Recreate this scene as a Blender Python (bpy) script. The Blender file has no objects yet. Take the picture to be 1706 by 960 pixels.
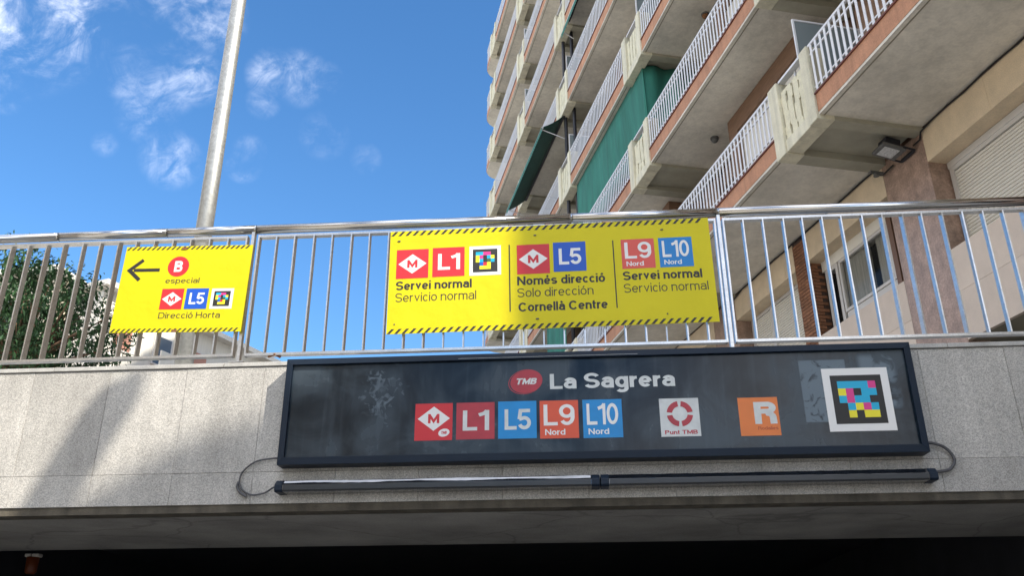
import bpy, bmesh, math, random
from math import radians, sin, cos, pi
from mathutils import Vector, Matrix
random.seed(7)
SC = bpy.context.scene
COL = SC.collection

# ------------------------------------------------------------------ camera
cam = bpy.data.cameras.new('camera')
cam.sensor_width = 36.0
cam.lens = 1467.3 / 1706 * 36.0
cam.clip_start = 0.05
cam.clip_end = 3000
camo = bpy.data.objects.new('camera', cam)
COL.objects.link(camo)
PITCH, ROLL, YAW = 0.412462, -0.005315, 0.0677577
def cam_axes():
    cp, sp, cr, sr = cos(PITCH), sin(PITCH), cos(ROLL), sin(ROLL)
    f = Vector((0, cp, sp)); u = Vector((0, -sp, cp)); x = Vector((1, 0, 0))
    x2 = cr * x + sr * u; u2 = -sr * x + cr * u
    M = Matrix.Rotation(YAW, 3, 'Z')
    return M @ x2, M @ u2, M @ f
CXA, CUA, CFA = cam_axes()
m = Matrix((CXA, CUA, -CFA)).transposed().to_4x4()
m.translation = Vector((0, 0, 1.6))
camo.matrix_world = m
SC.camera = camo

# ------------------------------------------------------------------ light
SUN = Vector((.63, -.46, .62)).normalized()
SUN_EL = math.asin(SUN.z)
SUN_AZ = math.atan2(SUN.x, SUN.y)
world = bpy.data.worlds.new('World')
SC.world = world
world.use_nodes = True
SC.view_settings.view_transform = 'Standard'
SC.view_settings.look = 'None'
SC.view_settings.gamma = 1
SC.view_settings.exposure = 1.72
try: SC.view_settings.use_curve_mapping = False
except Exception: pass
SKY_STRENGTH = 0.077

def build_world():
    nt = world.node_tree
    N, L = nt.nodes, nt.links
    bg = N['Background']; bg.inputs[1].default_value = SKY_STRENGTH
    sky = N.new('ShaderNodeTexSky'); sky.sky_type = 'NISHITA'; sky.sun_disc = False
    sky.sun_elevation = SUN_EL; sky.sun_rotation = SUN_AZ
    sky.air_density = 1.0; sky.dust_density = 0.25; sky.ozone_density = 3.0
    hs = N.new('ShaderNodeHueSaturation'); hs.inputs['Saturation'].default_value = 1.22
    L.new(sky.outputs[0], hs.inputs['Color'])
    tc = N.new('ShaderNodeTexCoord')
    vec = tc.outputs['Generated']
    def math_(op, a, b=None, clamp=False):
        n = N.new('ShaderNodeMath'); n.operation = op; n.use_clamp = clamp
        for i, v in enumerate((a, b)):
            if v is None: continue
            if isinstance(v, (int, float)): n.inputs[i].default_value = v
            else: L.new(v, n.inputs[i])
        return n.outputs[0]
    # wispy clouds: fields of thin cirrus-like fluff scattered over the sky dome
    blobs = [((-.6227, .6386, .4522), .10, 1.15), ((-.64, .66, .39), .06, .9)]
    blobs = CLOUDS
    acc = None
    for d, r, wgt in blobs:
        dn = N.new('ShaderNodeVectorMath'); dn.operation = 'DOT_PRODUCT'
        L.new(vec, dn.inputs[0]); dn.inputs[1].default_value = d
        mr = N.new('ShaderNodeMapRange'); mr.interpolation_type = 'SMOOTHSTEP'
        mr.inputs['From Min'].default_value = cos(r); mr.inputs['From Max'].default_value = 1.0
        mr.inputs['To Min'].default_value = 0; mr.inputs['To Max'].default_value = wgt
        L.new(dn.outputs['Value'], mr.inputs['Value'])
        acc = mr.outputs[0] if acc is None else math_('MAXIMUM', acc, mr.outputs[0])
    big = N.new('ShaderNodeTexNoise'); big.inputs['Scale'].default_value = 2.2; big.inputs['Detail'].default_value = 3
    L.new(vec, big.inputs['Vector'])
    # dense bright cloud added outside the view to fill the shade
    mr = N.new('ShaderNodeMapRange'); mr.interpolation_type = 'SMOOTHSTEP'
    mr.inputs['From Min'].default_value = .42; mr.inputs['From Max'].default_value = .56
    L.new(big.outputs['Fac'], mr.inputs['Value'])
    dn = N.new('ShaderNodeVectorMath'); dn.operation = 'DOT_PRODUCT'
    L.new(vec, dn.inputs[0]); dn.inputs[1].default_value = CFA
    clr = N.new('ShaderNodeMapRange'); clr.inputs['From Min'].default_value = .80; clr.inputs['From Max'].default_value = .70
    L.new(dn.outputs['Value'], clr.inputs['Value'])
    rest = math_('MULTIPLY', mr.outputs[0], clr.outputs[0])
    rest = math_('MULTIPLY', rest, 1.0)
    accf = acc
    def noise_(scale, det, rough, dist, lo, hi, stretch=None):
        n = N.new('ShaderNodeTexNoise'); n.inputs['Scale'].default_value = scale; n.inputs['Detail'].default_value = det
        n.inputs['Roughness'].default_value = rough; n.inputs['Distortion'].default_value = dist
        src = vec
        if stretch:
            mp = N.new('ShaderNodeMapping'); mp.inputs['Scale'].default_value = stretch[0]; mp.inputs['Rotation'].default_value = stretch[1]
            L.new(vec, mp.inputs['Vector']); src = mp.outputs[0]
        L.new(src, n.inputs['Vector'])
        q = N.new('ShaderNodeMapRange'); q.interpolation_type = 'SMOOTHSTEP'
        q.inputs['From Min'].default_value = lo; q.inputs['From Max'].default_value = hi
        L.new(n.outputs['Fac'], q.inputs['Value']); return q.outputs[0]
    wisp = noise_(15, 11, .66, .5, .36, .74)
    fib = noise_(34, 8, .6, .8, .30, .68, ((1, 1.9, 1), (.3, .5, .9)))
    inframe = math_('MULTIPLY', math_('MULTIPLY', accf, wisp), fib)
    inframe = math_('MULTIPLY', inframe, .45, True)
    body = noise_(6, 9, .6, .3, .28, .55)
    dens = math_('MAXIMUM', inframe, math_('MULTIPLY', rest, body), True)
    mix = N.new('ShaderNodeMix'); mix.data_type = 'RGBA'
    L.new(dens, mix.inputs['Factor'])
    L.new(hs.outputs[0], mix.inputs['A'])
    mix.inputs['B'].default_value = (9.0, 9.0, 9.3, 1)
    L.new(mix.outputs['Result'], bg.inputs[0])
# directions of the clouds seen over the street
CLOUDS = [
 ((-0.5100,0.6327,0.5827), 0.085, 1.70),
 ((-0.4868,0.6492,0.5844), 0.055, 1.50),
 ((-0.4690,0.6703,0.5750), 0.025, 0.80),
 ((-0.5332,0.6538,0.5369), 0.030, 0.80),
 ((-0.5343,0.6673,0.5189), 0.025, 0.50),
 ((-0.4402,0.6628,0.6057), 0.028, 0.45),
 ((-0.4032,0.6739,0.6191), 0.030, 0.50),
 ((-0.3603,0.6946,0.6227), 0.045, 0.80),
 ((-0.3903,0.7114,0.5844), 0.035, 0.55),
 ((-0.3793,0.7279,0.5713), 0.032, 0.70),
 ((-0.4318,0.7067,0.5605), 0.035, 0.60),
 ((-0.4096,0.7211,0.5588), 0.040, 0.70),
 ((-0.4262,0.7326,0.5307), 0.035, 0.60),
 ((-0.4097,0.7655,0.4962), 0.035, 0.70),
 ((-0.4022,0.7719,0.4924), 0.020, 0.50),
 ((-0.3052,0.7504,0.5863), 0.032, 0.75),
 ((-0.2787,0.7595,0.5878), 0.035, 0.65),
 ((-0.2513,0.7663,0.5913), 0.020, 0.40),
 ((-0.3181,0.7637,0.5618), 0.020, 0.55),
 ((-0.3361,0.7870,0.5173), 0.022, 0.60),
 ((-0.3432,0.7934,0.5028), 0.020, 0.50),
 ((-0.4648,0.7331,0.4965), 0.016, 0.40),
 ((-0.2595,0.8000,0.5410), 0.030, 0.30),
 ((-0.2172,0.8240,0.5233), 0.020, 0.25),
]
build_world()

sl = bpy.data.lights.new('sun', 'SUN')
sl.energy = 2.0; sl.angle = radians(0.53); sl.color = (1.0, .93, .82)
so = bpy.data.objects.new('sun', sl); COL.objects.link(so)
so.location = SUN * 60
so.rotation_euler = SUN.to_track_quat('Z', 'Y').to_euler()

# ------------------------------------------------------------------ materials
MATS = {}
def srgb(r, g, b):
    f = lambda c: ((c / 255 + .055) / 1.055) ** 2.4 if c > 10 else c / 255 / 12.92
    return (f(r), f(g), f(b), 1)
def mat(name, col, rough=.6, metal=0, var=0, vscale=3, fine=0, fscale=60, bump=0, bscale=80, coat=0,
        streak=0, spec=.5, stretch=(1, 1, 1), trans=0, island=0):
    if name in MATS: return MATS[name]
    m = bpy.data.materials.new(name); MATS[name] = m; m.use_nodes = True
    nt = m.node_tree; N, L = nt.nodes, nt.links
    b = N['Principled BSDF']
    if len(col) == 3: col = (*col, 1)
    b.inputs['Base Color'].default_value = col
    b.inputs['Roughness'].default_value = rough
    b.inputs['Metallic'].default_value = metal
    b.inputs['Specular IOR Level'].default_value = spec
    b.inputs['Coat Weight'].default_value = coat
    b.inputs['Transmission Weight'].default_value = trans
    tc = N.new('ShaderNodeTexCoord')
    mp = N.new('ShaderNodeMapping'); mp.inputs['Scale'].default_value = stretch
    L.new(tc.outputs['Object'], mp.inputs['Vector'])
    cur = None
    rgb = N.new('ShaderNodeRGB'); rgb.outputs[0].default_value = col
    cur = rgb.outputs[0]
    def mulby(fac_out, lo, hi, fmin=.3, fmax=.7):
        nonlocal cur
        mr = N.new('ShaderNodeMapRange'); mr.inputs['From Min'].default_value = fmin; mr.inputs['From Max'].default_value = fmax
        mr.inputs['To Min'].default_value = lo; mr.inputs['To Max'].default_value = hi
        L.new(fac_out, mr.inputs['Value'])
        mx = N.new('ShaderNodeVectorMath'); mx.operation = 'SCALE'
        L.new(cur, mx.inputs[0]); L.new(mr.outputs[0], mx.inputs['Scale'])
        cur = mx.outputs[0]
    if var:
        n = N.new('ShaderNodeTexNoise'); n.inputs['Scale'].default_value = vscale; n.inputs['Detail'].default_value = 6
        n.inputs['Roughness'].default_value = .62
        L.new(mp.outputs[0], n.inputs['Vector']); mulby(n.outputs['Fac'], 1 - var, 1 + var)
    if streak:
        mp2 = N.new('ShaderNodeMapping'); mp2.inputs['Scale'].default_value = (9, 9, .7)
        L.new(tc.outputs['Object'], mp2.inputs['Vector'])
        n = N.new('ShaderNodeTexNoise'); n.inputs['Scale'].default_value = 1; n.inputs['Detail'].default_value = 5
        L.new(mp2.outputs[0], n.inputs['Vector']); mulby(n.outputs['Fac'], 1 - streak, 1.0, .35, .6)
    if fine:
        n = N.new('ShaderNodeTexNoise'); n.inputs['Scale'].default_value = fscale; n.inputs['Detail'].default_value = 2
        L.new(mp.outputs[0], n.inputs['Vector']); mulby(n.outputs['Fac'], 1 - fine, 1 + fine)
    if island:
        oi = N.new('ShaderNodeObjectInfo'); mulby(oi.outputs['Random'], 1 - island, 1 + island, 0, 1)
    L.new(cur, b.inputs['Base Color'])
    if bump:
        n = N.new('ShaderNodeTexNoise'); n.inputs['Scale'].default_value = bscale; n.inputs['Detail'].default_value = 4
        L.new(mp.outputs[0], n.inputs['Vector'])
        bp = N.new('ShaderNodeBump'); bp.inputs['Strength'].default_value = bump; bp.inputs['Distance'].default_value = .01
        L.new(n.outputs['Fac'], bp.inputs['Height']); L.new(bp.outputs[0], b.inputs['Normal'])
    return m

def granite():
    m = mat('speckled_granite', (.495, .475, .435), .62, var=.15, vscale=2.0, streak=.13, bump=.25, bscale=150, island=.085)
    nt = m.node_tree; N, L = nt.nodes, nt.links
    b = N['Principled BSDF']; src = b.inputs['Base Color'].links[0].from_socket
    tc = N.new('ShaderNodeTexCoord')
    v = N.new('ShaderNodeTexVoronoi'); v.inputs['Scale'].default_value = 185
    L.new(tc.outputs['Object'], v.inputs['Vector'])
    sep = N.new('ShaderNodeSeparateColor'); L.new(v.outputs['Color'], sep.inputs[0])
    mr = N.new('ShaderNodeMapRange'); mr.inputs['To Min'].default_value = .68; mr.inputs['To Max'].default_value = 1.26
    L.new(sep.outputs[0], mr.inputs['Value'])
    mx = N.new('ShaderNodeVectorMath'); mx.operation = 'SCALE'
    L.new(src, mx.inputs[0]); L.new(mr.outputs[0], mx.inputs['Scale'])
    L.new(mx.outputs[0], b.inputs['Base Color'])
    return m
M_GRAN = granite()
M_COPE = mat('coping_stone', (.46, .45, .42), .6, var=.2, vscale=5, fine=.2, fscale=180)
M_LIP = mat('stained_concrete_lip', (.11, .095, .07), .8, var=.35, vscale=6, streak=.4, bump=.3)
def soffit_mat():
    m = mat('soffit_concrete', (.30, .285, .26), .75, var=.35, vscale=1.2, fine=.1, bump=.2, bscale=40)
    nt = m.node_tree; N, L = nt.nodes, nt.links
    b = N['Principled BSDF']; src = b.inputs['Base Color'].links[0].from_socket
    tc = N.new('ShaderNodeTexCoord')
    n = N.new('ShaderNodeTexNoise'); n.inputs['Scale'].default_value = 1.1; n.inputs['Detail'].default_value = 5
    L.new(tc.outputs['Object'], n.inputs['Vector'])
    ad = N.new('ShaderNodeVectorMath'); ad.operation = 'MULTIPLY_ADD'
    ad.inputs[1].default_value = (.6, .6, .6)
    L.new(n.outputs['Color'], ad.inputs[0]); L.new(tc.outputs['Object'], ad.inputs[2])
    v = N.new('ShaderNodeTexVoronoi'); v.feature = 'DISTANCE_TO_EDGE'; v.inputs['Scale'].default_value = .75
    L.new(ad.outputs[0], v.inputs['Vector'])
    mr = N.new('ShaderNodeMapRange'); mr.inputs['From Max'].default_value = .012
    mr.inputs['To Min'].default_value = .68; mr.inputs['To Max'].default_value = 1
    L.new(v.outputs['Distance'], mr.inputs['Value'])
    mx = N.new('ShaderNodeVectorMath'); mx.operation = 'SCALE'
    L.new(src, mx.inputs[0]); L.new(mr.outputs[0], mx.inputs['Scale'])
    L.new(mx.outputs[0], b.inputs['Base Color'])
    return m
M_SOFFIT = soffit_mat()
M_DARK = mat('underpass_shade_dark', (.03, .03, .035), .8, var=.2)  # near-black colour puts the darkness of the underpass into its walls
M_PAVE = mat('street_paving', (.46, .44, .40), .85, var=.15, vscale=.4, fine=.2, fscale=30)
M_COURT = mat('court_paving', (.42, .41, .38), .8, var=.15, vscale=.8, fine=.15, fscale=30)
M_STEEL = mat('brushed_stainless', (.60, .59, .565), .3, 1, var=.12, vscale=9, fine=.12, fscale=90, stretch=(1, 1, 1))
M_TUBE = mat('polished_stainless_tube', (.58, .58, .575), .16, 1, var=.05, vscale=3, fine=.03, fscale=140)
M_GALV = mat('galvanised_pole', (.42, .43, .42), .5, .7, var=.12, vscale=4, fine=.15, fscale=30, streak=.12)
M_RUST = mat('rusty_fixing', (.22, .10, .04), .8, var=.4, vscale=30)
M_YEL = mat('yellow_sign_film', (.69, .60, .004), .45, var=.03, vscale=3, spec=.3, bump=.8, bscale=5)
M_BLK = mat('black_print', (.022, .02, .018), .5)
M_RED = mat('red_print', (.62, .022, .03), .4)
M_REDD = mat('faded_red_print', (.42, .03, .045), .4, var=.15, vscale=8)
M_WHT = mat('white_print', (.82, .82, .80), .4)
M_WHTD = mat('aged_white_print', (.64, .67, .66), .45, var=.12, vscale=12)
M_BLUE = mat('blue_print', (.006, .09, .52), .4)
M_LBLUE = mat('light_blue_print', (.0, .21, .58), .4)
M_PBLUE = mat('backlit_blue_film', (.0, .25, .62), .35, var=.08, vscale=8)
M_L9 = mat('orange_print', (.72, .09, .03), .4, var=.08, vscale=8)
M_L9Y = mat('salmon_red_print', (.70, .09, .06), .4)
M_OR = mat('warm_orange_print', (.76, .2, .035), .4, var=.06, vscale=8)
M_ORD = mat('dark_orange_print', (.45, .08, .015), .4)
M_CY = mat('cyan_print', (.0, .42, .68), .4)
M_MAG = mat('magenta_print', (.72, .04, .26), .4)
M_YLW = mat('code_yellow_print', (.88, .78, .02), .4)
M_FRAME = mat('black_aluminium_frame', (.003, .013, .030), .5, .0, var=.15, vscale=4, spec=.35)
M_COVER = mat('grey_light_diffuser', (.028, .032, .036), .35, var=.2, vscale=4)
M_HOOD = mat('worn_black_housing', (.010, .013, .018), .22, 0, var=.3, vscale=9, bump=.25, bscale=6, coat=.8, spec=.7)
M_SHEEN = mat('painted_sheen', (.75, .77, .80), .35, var=.3, vscale=3, spec=.6)  # pale colour stands in for the highlight on the left strip light
M_CABLE = mat('grey_conduit', (.09, .09, .095), .5, var=.3, vscale=30)
M_BCABLE = mat('black_cable', (.008, .007, .007), .6)
M_CREAM = mat('cream_precast_concrete', (.70, .655, .49), .75, var=.10, vscale=4, streak=.16, fine=.06, fscale=50, bump=.25, bscale=40, island=.05)
M_RIB = mat('cream_ribbed_concrete', (.70, .655, .475), .8, var=.12, vscale=6, fine=.1, fscale=60)
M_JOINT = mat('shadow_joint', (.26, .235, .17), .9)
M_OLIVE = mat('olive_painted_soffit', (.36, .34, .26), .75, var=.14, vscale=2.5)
M_CONC = mat('balcony_soffit_plaster', (.69, .645, .55), .8, var=.2, vscale=.9, streak=.12, fine=.05, fscale=28, bump=.12, bscale=30, island=.07)
M_TERRA = mat('terracotta_fascia', (.50, .245, .135), .75, var=.16, vscale=3, fine=.12, fscale=40, streak=.15, island=.08)
M_NOSE = mat('red_tile_nosing', (.16, .05, .032), .6, var=.3, vscale=8)
M_WRAIL = mat('white_railing_paint', (.74, .74, .75), .45, var=.07, vscale=9, streak=.07)
M_MARB = mat('brown_marble', (.37, .25, .19), .35, var=.30, vscale=5, fine=.22, fscale=35, streak=.12)
M_BEIGE = mat('beige_stone_cladding', (.62, .51, .41), .5, var=.07, vscale=3, fine=.06, fscale=90, island=.05)
M_LINT = mat('beige_stone_lintel', (.70, .56, .385), .6, var=.13, vscale=2.5, fine=.08, fscale=60, island=.05)
M_BRICK = mat('brown_brick', (.235, .105, .052), .85, var=.2, vscale=20, island=.25, bump=.4, bscale=60)
M_MORT = mat('brick_mortar', (.09, .055, .04), .9)
M_BWALL = mat('brown_brick_facing', (.20, .115, .07), .85, var=.2, vscale=4, stretch=(1, 1, 8))
M_SHUT = mat('cream_roller_shutter', (.74, .70, .61), .5, var=.04, vscale=2)
M_PVC = mat('white_window_frame', (.60, .57, .53), .4)
M_TIMB = mat('brown_window_frame', (.17, .09, .055), .5)
M_GLASS = mat('dark_window_glass', (.03, .035, .038), .06, spec=.8)
M_CLEAR = mat('clear_window_glass', (.03, .035, .038), .05, spec=.7); M_CLEAR.node_tree.nodes['Principled BSDF'].inputs['Alpha'].default_value = .14
M_PART = mat('frosted_partition_glass', (.20, .24, .25), .25, spec=.6)
M_CURT = mat('grey_curtain', (.40, .385, .32), .9, var=.3, vscale=6, stretch=(1, 8, .3))
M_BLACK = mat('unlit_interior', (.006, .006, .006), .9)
M_NET = mat('green_shade_net', (.028, .175, .13), .85, var=.25, vscale=1.3, stretch=(1, 3, .5))
M_AWN = mat('dark_green_awning', (.026, .085, .07), .8, var=.15, vscale=3)
M_AWNE = mat('pale_green_valance', (.03, .16, .125), .8, var=.2, vscale=8)
M_PIPE = mat('dark_downpipe', (.022, .022, .028), .5)
M_LAMPG = mat('lamp_grey', (.12, .12, .115), .6, var=.2, vscale=20)
M_LGLS = mat('lamp_glass', (.55, .56, .55), .1, var=.3, vscale=40)
M_LEAF = mat('dark_green_leaf', (.032, .085, .030), .5, var=.45, vscale=4, spec=.4)
M_LEAF2 = mat('fresh_green_leaf', (.06, .12, .045), .5, var=.45, vscale=4, spec=.4)
M_BARK = mat('brown_bark', (.17, .105, .065), .9, var=.3, vscale=12)
M_WALLC = mat('cream_render', (.66, .60, .47), .85, var=.06, vscale=.5, streak=.08)
M_WALLW = mat('white_render', (.70, .67, .60), .85, var=.05, vscale=.5, streak=.08)
M_WBRN = mat('brown_soffit', (.22, .13, .10), .8, var=.1)  # even dark brown on the balcony slabs of the far blocks
M_RSH = mat('reddish_shutter', (.45, .22, .16), .7, var=.1, vscale=9)
M_TEAL = mat('grey_green_cladding', (.18, .24, .25), .6, var=.1)

# ------------------------------------------------------------------ mesh helpers
class MB:
    def __init__(s): s.v = []; s.f = []
    def box(s, x0, x1, y0, y1, z0, z1):
        n = len(s.v)
        s.v += [(x0,y0,z0),(x1,y0,z0),(x1,y1,z0),(x0,y1,z0),(x0,y0,z1),(x1,y0,z1),(x1,y1,z1),(x0,y1,z1)]
        s.f += [tuple(n+i for i in q) for q in ((0,3,2,1),(4,5,6,7),(0,1,5,4),(1,2,6,5),(2,3,7,6),(3,0,4,7))]
        return s
    def poly(s, pts):
        n = len(s.v); s.v += [tuple(p) for p in pts]; s.f.append(tuple(range(n, n+len(pts)))); return s
    def prism(s, pts, d):
        """closed outline pts (3D) extruded by the vector d"""
        n = len(s.v); k = len(pts); d = Vector(d)
        s.v += [tuple(p) for p in pts] + [tuple(Vector(p) + d) for p in pts]
        s.f.append(tuple(range(n + k - 1, n - 1, -1))); s.f.append(tuple(range(n + k, n + 2 * k)))
        for i in range(k):
            j = (i + 1) % k; s.f.append((n+i, n+j, n+k+j, n+k+i))
        return s
    def tube(s, pts, r, seg=10, cap=True):
        pts = [Vector(p) for p in pts]; rs = r if isinstance(r, (list, tuple)) else [r] * len(pts)
        n0 = len(s.v); prev = None
        for i, p in enumerate(pts):
            t = (pts[min(i+1, len(pts)-1)] - pts[max(i-1, 0)]).normalized()
            if prev is None:
                a = t.orthogonal().normalized()
            else:
                a = (prev - t * prev.dot(t)).normalized()
            prev = a; b = t.cross(a)
            for k in range(seg):
                an = 2 * pi * k / seg
                s.v.append(tuple(p + (a * cos(an) + b * sin(an)) * rs[i]))
        for i in range(len(pts) - 1):
            for k in range(seg):
                q = n0 + i * seg; k2 = (k + 1) % seg
                s.f.append((q + k, q + k2, q + seg + k2, q + seg + k))
        if cap:
            s.f.append(tuple(n0 + k for k in range(seg - 1, -1, -1)))
            q = n0 + (len(pts) - 1) * seg
            s.f.append(tuple(q + k for k in range(seg)))
        return s
    def mesh(s, name, m, smooth=False):
        me = bpy.data.meshes.new(name); me.from_pydata(s.v, [], s.f); me.update()
        bm = bmesh.new(); bm.from_mesh(me); bmesh.ops.recalc_face_normals(bm, faces=bm.faces); bm.to_mesh(me); bm.free()
        if m: me.materials.append(m)
        if smooth:
            for p in me.polygons: p.use_smooth = True
        return me
    def build(s, name, m, parent=None, loc=None, smooth=False, bevel=0):
        return link(name, s.mesh(name, m, smooth), parent, loc, bevel)
def link(name, me, parent=None, loc=None, bevel=0):
    o = bpy.data.objects.new(name, me); COL.objects.link(o)
    if parent: o.parent = parent
    if loc: o.location = loc
    if bevel:
        b = o.modifiers.new('bevel', 'BEVEL'); b.width = bevel; b.segments = 2; b.limit_method = 'ANGLE'
    return o
def tag(o, label=None, cat=None, group=None, kind=None):
    if label: o['label'] = label
    if cat: o['category'] = cat
    if group: o['group'] = group
    if kind: o['kind'] = kind
    return o
def thing(name, label, cat, loc=(0,0,0), rz=0, group=None):
    o = bpy.data.objects.new(name, None); COL.objects.link(o)
    o.location = loc; o.rotation_euler = (0, 0, rz); o.empty_display_size = .2
    return tag(o, label, cat, group)
def struct(o): o['kind'] = 'structure'; return o

# ------------------------------------------------------------------ lettering: a plain grotesque drawn as strokes
XH = .73
def arc(cx, cy, rx, ry, a0, a1, n=14):
    return [(cx + rx * cos(radians(a0 + (a1 - a0) * i / n)), cy + ry * sin(radians(a0 + (a1 - a0) * i / n))) for i in range(n + 1)]
def glyph(c, w):
    """returns (body width, [stroke, ...]); a stroke is a centre line, closed when its ends meet"""
    h = w / 2; X = XH
    def S(b, H):
        ry = (H - w) / 4
        return b, [arc(b/2, h + 3*ry, b/2 - h, ry, 20, 270, 18) + arc(b/2, h + ry, b/2 - h, ry, 90, -160, 18)[1:]]
    def loop(b, y0, y1): return arc(b/2, (y0+y1)/2, b/2 - h, (y1-y0)/2 - h, 0, 360, 26)
    acc = []
    if c in 'óéà':
        base = {'ó': 'o', 'é': 'e', 'à': 'a'}[c]
        b, st = glyph(base, w)
        a = [(b*.42, X+.08), (b*.66, X+.27)] if c != 'à' else [(b*.58, X+.08), (b*.34, X+.27)]
        return b, st + [a]
    if c == ' ': return .22, []
    if c == 'S': return S(.66 + w*.2, 1)
    if c == 's': return S(.48 + w*.3, X)
    if c == 'L': return .56, [[(h, 1), (h, h), (.56, h)]]
    if c == '1': return .40, [[(.40-h, 0), (.40-h, 1)], [(.40-h, .97), (.30-h, .84), (.0, .76)]]
    if c == '5':
        b = .62
        return b, [[(b*.93, 1-h), (b*.2, 1-h), (b*.11, .50)], [(b*.11, .50)] + arc(b/2-.01, .325, b/2-h, .325-h, 120, -160, 20)]
    if c == '9':
        b = .62
        return b, [arc(b/2, .67, b/2-h, .33-h, 0, 360, 24), [(b-h, .67)] + arc(b/2, .40, b/2-h, .40-h, 0, -145, 18)]
    if c == '0': return .62, [arc(.31, .5, .31-h, .5-h, 0, 360, 28)]
    if c == 'N': return .74, [[(h, 0), (h, 1)], [(h, 1-h*.4), (.74-h, h*.4)], [(.74-h, 0), (.74-h, 1)]]
    if c == 'M': return .88, [[(h, 0), (h, 1)], [(h, 1-h*.8), (.44, w*1.05), (.88-h, 1-h*.8)], [(.88-h, 0), (.88-h, 1)]]
    if c == 'H': return .72, [[(h, 0), (h, 1)], [(.72-h, 0), (.72-h, 1)], [(h, .53), (.72-h, .53)]]
    if c == 'T': return .72, [[(0, 1-h), (.72, 1-h)], [(.36, 0), (.36, 1-h)]]
    if c == 'D': return .76, [[(h, 1-h), (.36, 1-h)] + arc(.38, .5, .38-h, .5-h, 90, -90)[1:] + [(h, h)], [(h, 0), (h, 1)]]
    if c == 'P': return .68, [[(h, 0), (h, 1)], [(h, 1-h), (.42, 1-h)] + arc(.42, .72, .26-h, .28-h, 90, -90)[1:] + [(h, .44+h)]]
    if c == 'R': return .72, [[(h, 0), (h, 1)], [(h, 1-h), (.44, 1-h)] + arc(.44, .73, .27-h, .27-h, 90, -90)[1:] + [(h, .46+h)],
                              [(.44, .46+h)] + arc(.44, .30, .26-h, .16, 80, 0, 6) + [(.71-h, 0)]]
    if c == 'B': return .70, [[(h, 0), (h, 1)], [(h, 1-h), (.42, 1-h)] + arc(.42, .745, .25-h, .255-h, 90, -90)[1:] + [(h, .49+h)],
                              [(.42, .49+h)] + arc(.42, .28, .28-h, .21+h, 90, -90)[1:] + [(h, .07)] if False else
                              [(h, .51), (.42, .51)] + arc(.42, (.51+h)/2, .28-h, (.51-h)/2, 90, -90)[1:] + [(h, h)]]
    if c == 'C': return .78, [arc(.39, .5, .39-h, .5-h, 38, 322, 26)]
    if c == 'o': return .58, [loop(.58, 0, X)]
    if c == 'c': return .52, [arc(.27, X/2, .27-h, X/2-h, 42, 318, 22)]
    if c == 'e': return .57, [arc(.285, X/2, .285-h, X/2-h, 0, 318, 24), [(h, X/2), (.57-h, X/2)]]
    if c == 'a':
        b = .56; rb = (X*.58 - h) / 2
        return b, [arc(b/2+.01, X-h-.17, b/2-h-.01, .17, 165, 0, 12) + [(b-h, 0)],
                   [(b-h, X*.56)] + arc(h+rb*1.05, h+rb, rb*1.05, rb, 82, 275, 14) + [(b*.62, h*1.15), (b-h, .2)]]
    if c == 'n': return .55, [[(h, 0), (h, X)], arc(.275, X-h-.2, .275-h, .2, 180, 0, 14) + [(.55-h, 0)]]
    if c == 'u': return .55, [[(.55-h, 0), (.55-h, X)], [(h, X)] + arc(.275, h+.2, .275-h, .2, 180, 360, 14)]
    if c == 'm':
        q = .235
        return .88, [[(h, 0), (h, X)], arc(h+q-h*.5, X-h-.18, q-h*.5, .18, 180, 0, 12) + [(2*q, 0)],
                     arc(2*q+(.88-h-2*q)/2, X-h-.18, (.88-h-2*q)/2, .18, 180, 0, 12) + [(.88-h, 0)]]
    if c == 'r': return .34, [[(h, 0), (h, X)], arc(.32, X-h-.24, .32-h, .24, 180, 88, 8)]
    if c == 'v': return .56, [[(h*1.05, X), (.28, w*1.02), (.56-h*1.05, X)]]
    if c == 'i': return w, [[(h, 0), (h, X)], [(h, .86), (h, 1.0)]]
    if c == 'l': return w, [[(h, 0), (h, 1)]]
    if c == 'd': return .58, [loop(.58, 0, X), [(.58-h, 0), (.58-h, 1)]]
    if c == 'p': return .58, [loop(.58, 0, X), [(h, -.27), (h, X)]]
    if c == 'g': return .58, [loop(.58, 0, X), [(.58-h, X), (.58-h, -.02)] + arc(.29, -.06, .29-h, .17, 0, -150, 10)]
    if c == 't': return .33, [[(.13, .93), (.13, .2)] + arc(.28, .2, .15, .2-h, 180, 265, 6), [(0, X-h), (.32, X-h)]]
    if c == 'b': return .58, [loop(.58, 0, X), [(h, 0), (h, 1)]]
    return .3, []
def ribbon(mb, pts, w, y, xf):
    closed = (abs(pts[0][0]-pts[-1][0]) + abs(pts[0][1]-pts[-1][1])) < 1e-6 and len(pts) > 3
    P = [Vector(p) for p in pts]
    if closed: P = P[:-1]
    # drop repeated points
    Q = [P[0]]
    for p in P[1:]:
        if (p - Q[-1]).length > 1e-5: Q.append(p)
    P = Q; n = len(P); L = []; R = []
    for i, p in enumerate(P):
        a = (p - P[i-1]).normalized() if (i > 0 or closed) else None
        b = (P[(i+1) % n] - p).normalized() if (i < n-1 or closed) else None
        if a is None: a = b
        if b is None: b = a
        na = Vector((-a.y, a.x)); nb = Vector((-b.y, b.x)); mm = na + nb
        if mm.length < 1e-3: mm = na
        mm.normalize(); k = (w/2) / max(.42, mm.dot(na))
        L.append(p + mm * k); R.append(p - mm * k)
    base = len(mb.v)
    for l, r in zip(L, R): mb.v += [xf(l.x, l.y, y), xf(r.x, r.y, y)]
    for i in range(n if closed else n - 1):
        j = (i + 1) % n
        mb.f.append((base+2*i, base+2*i+1, base+2*j+1, base+2*j))
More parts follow.
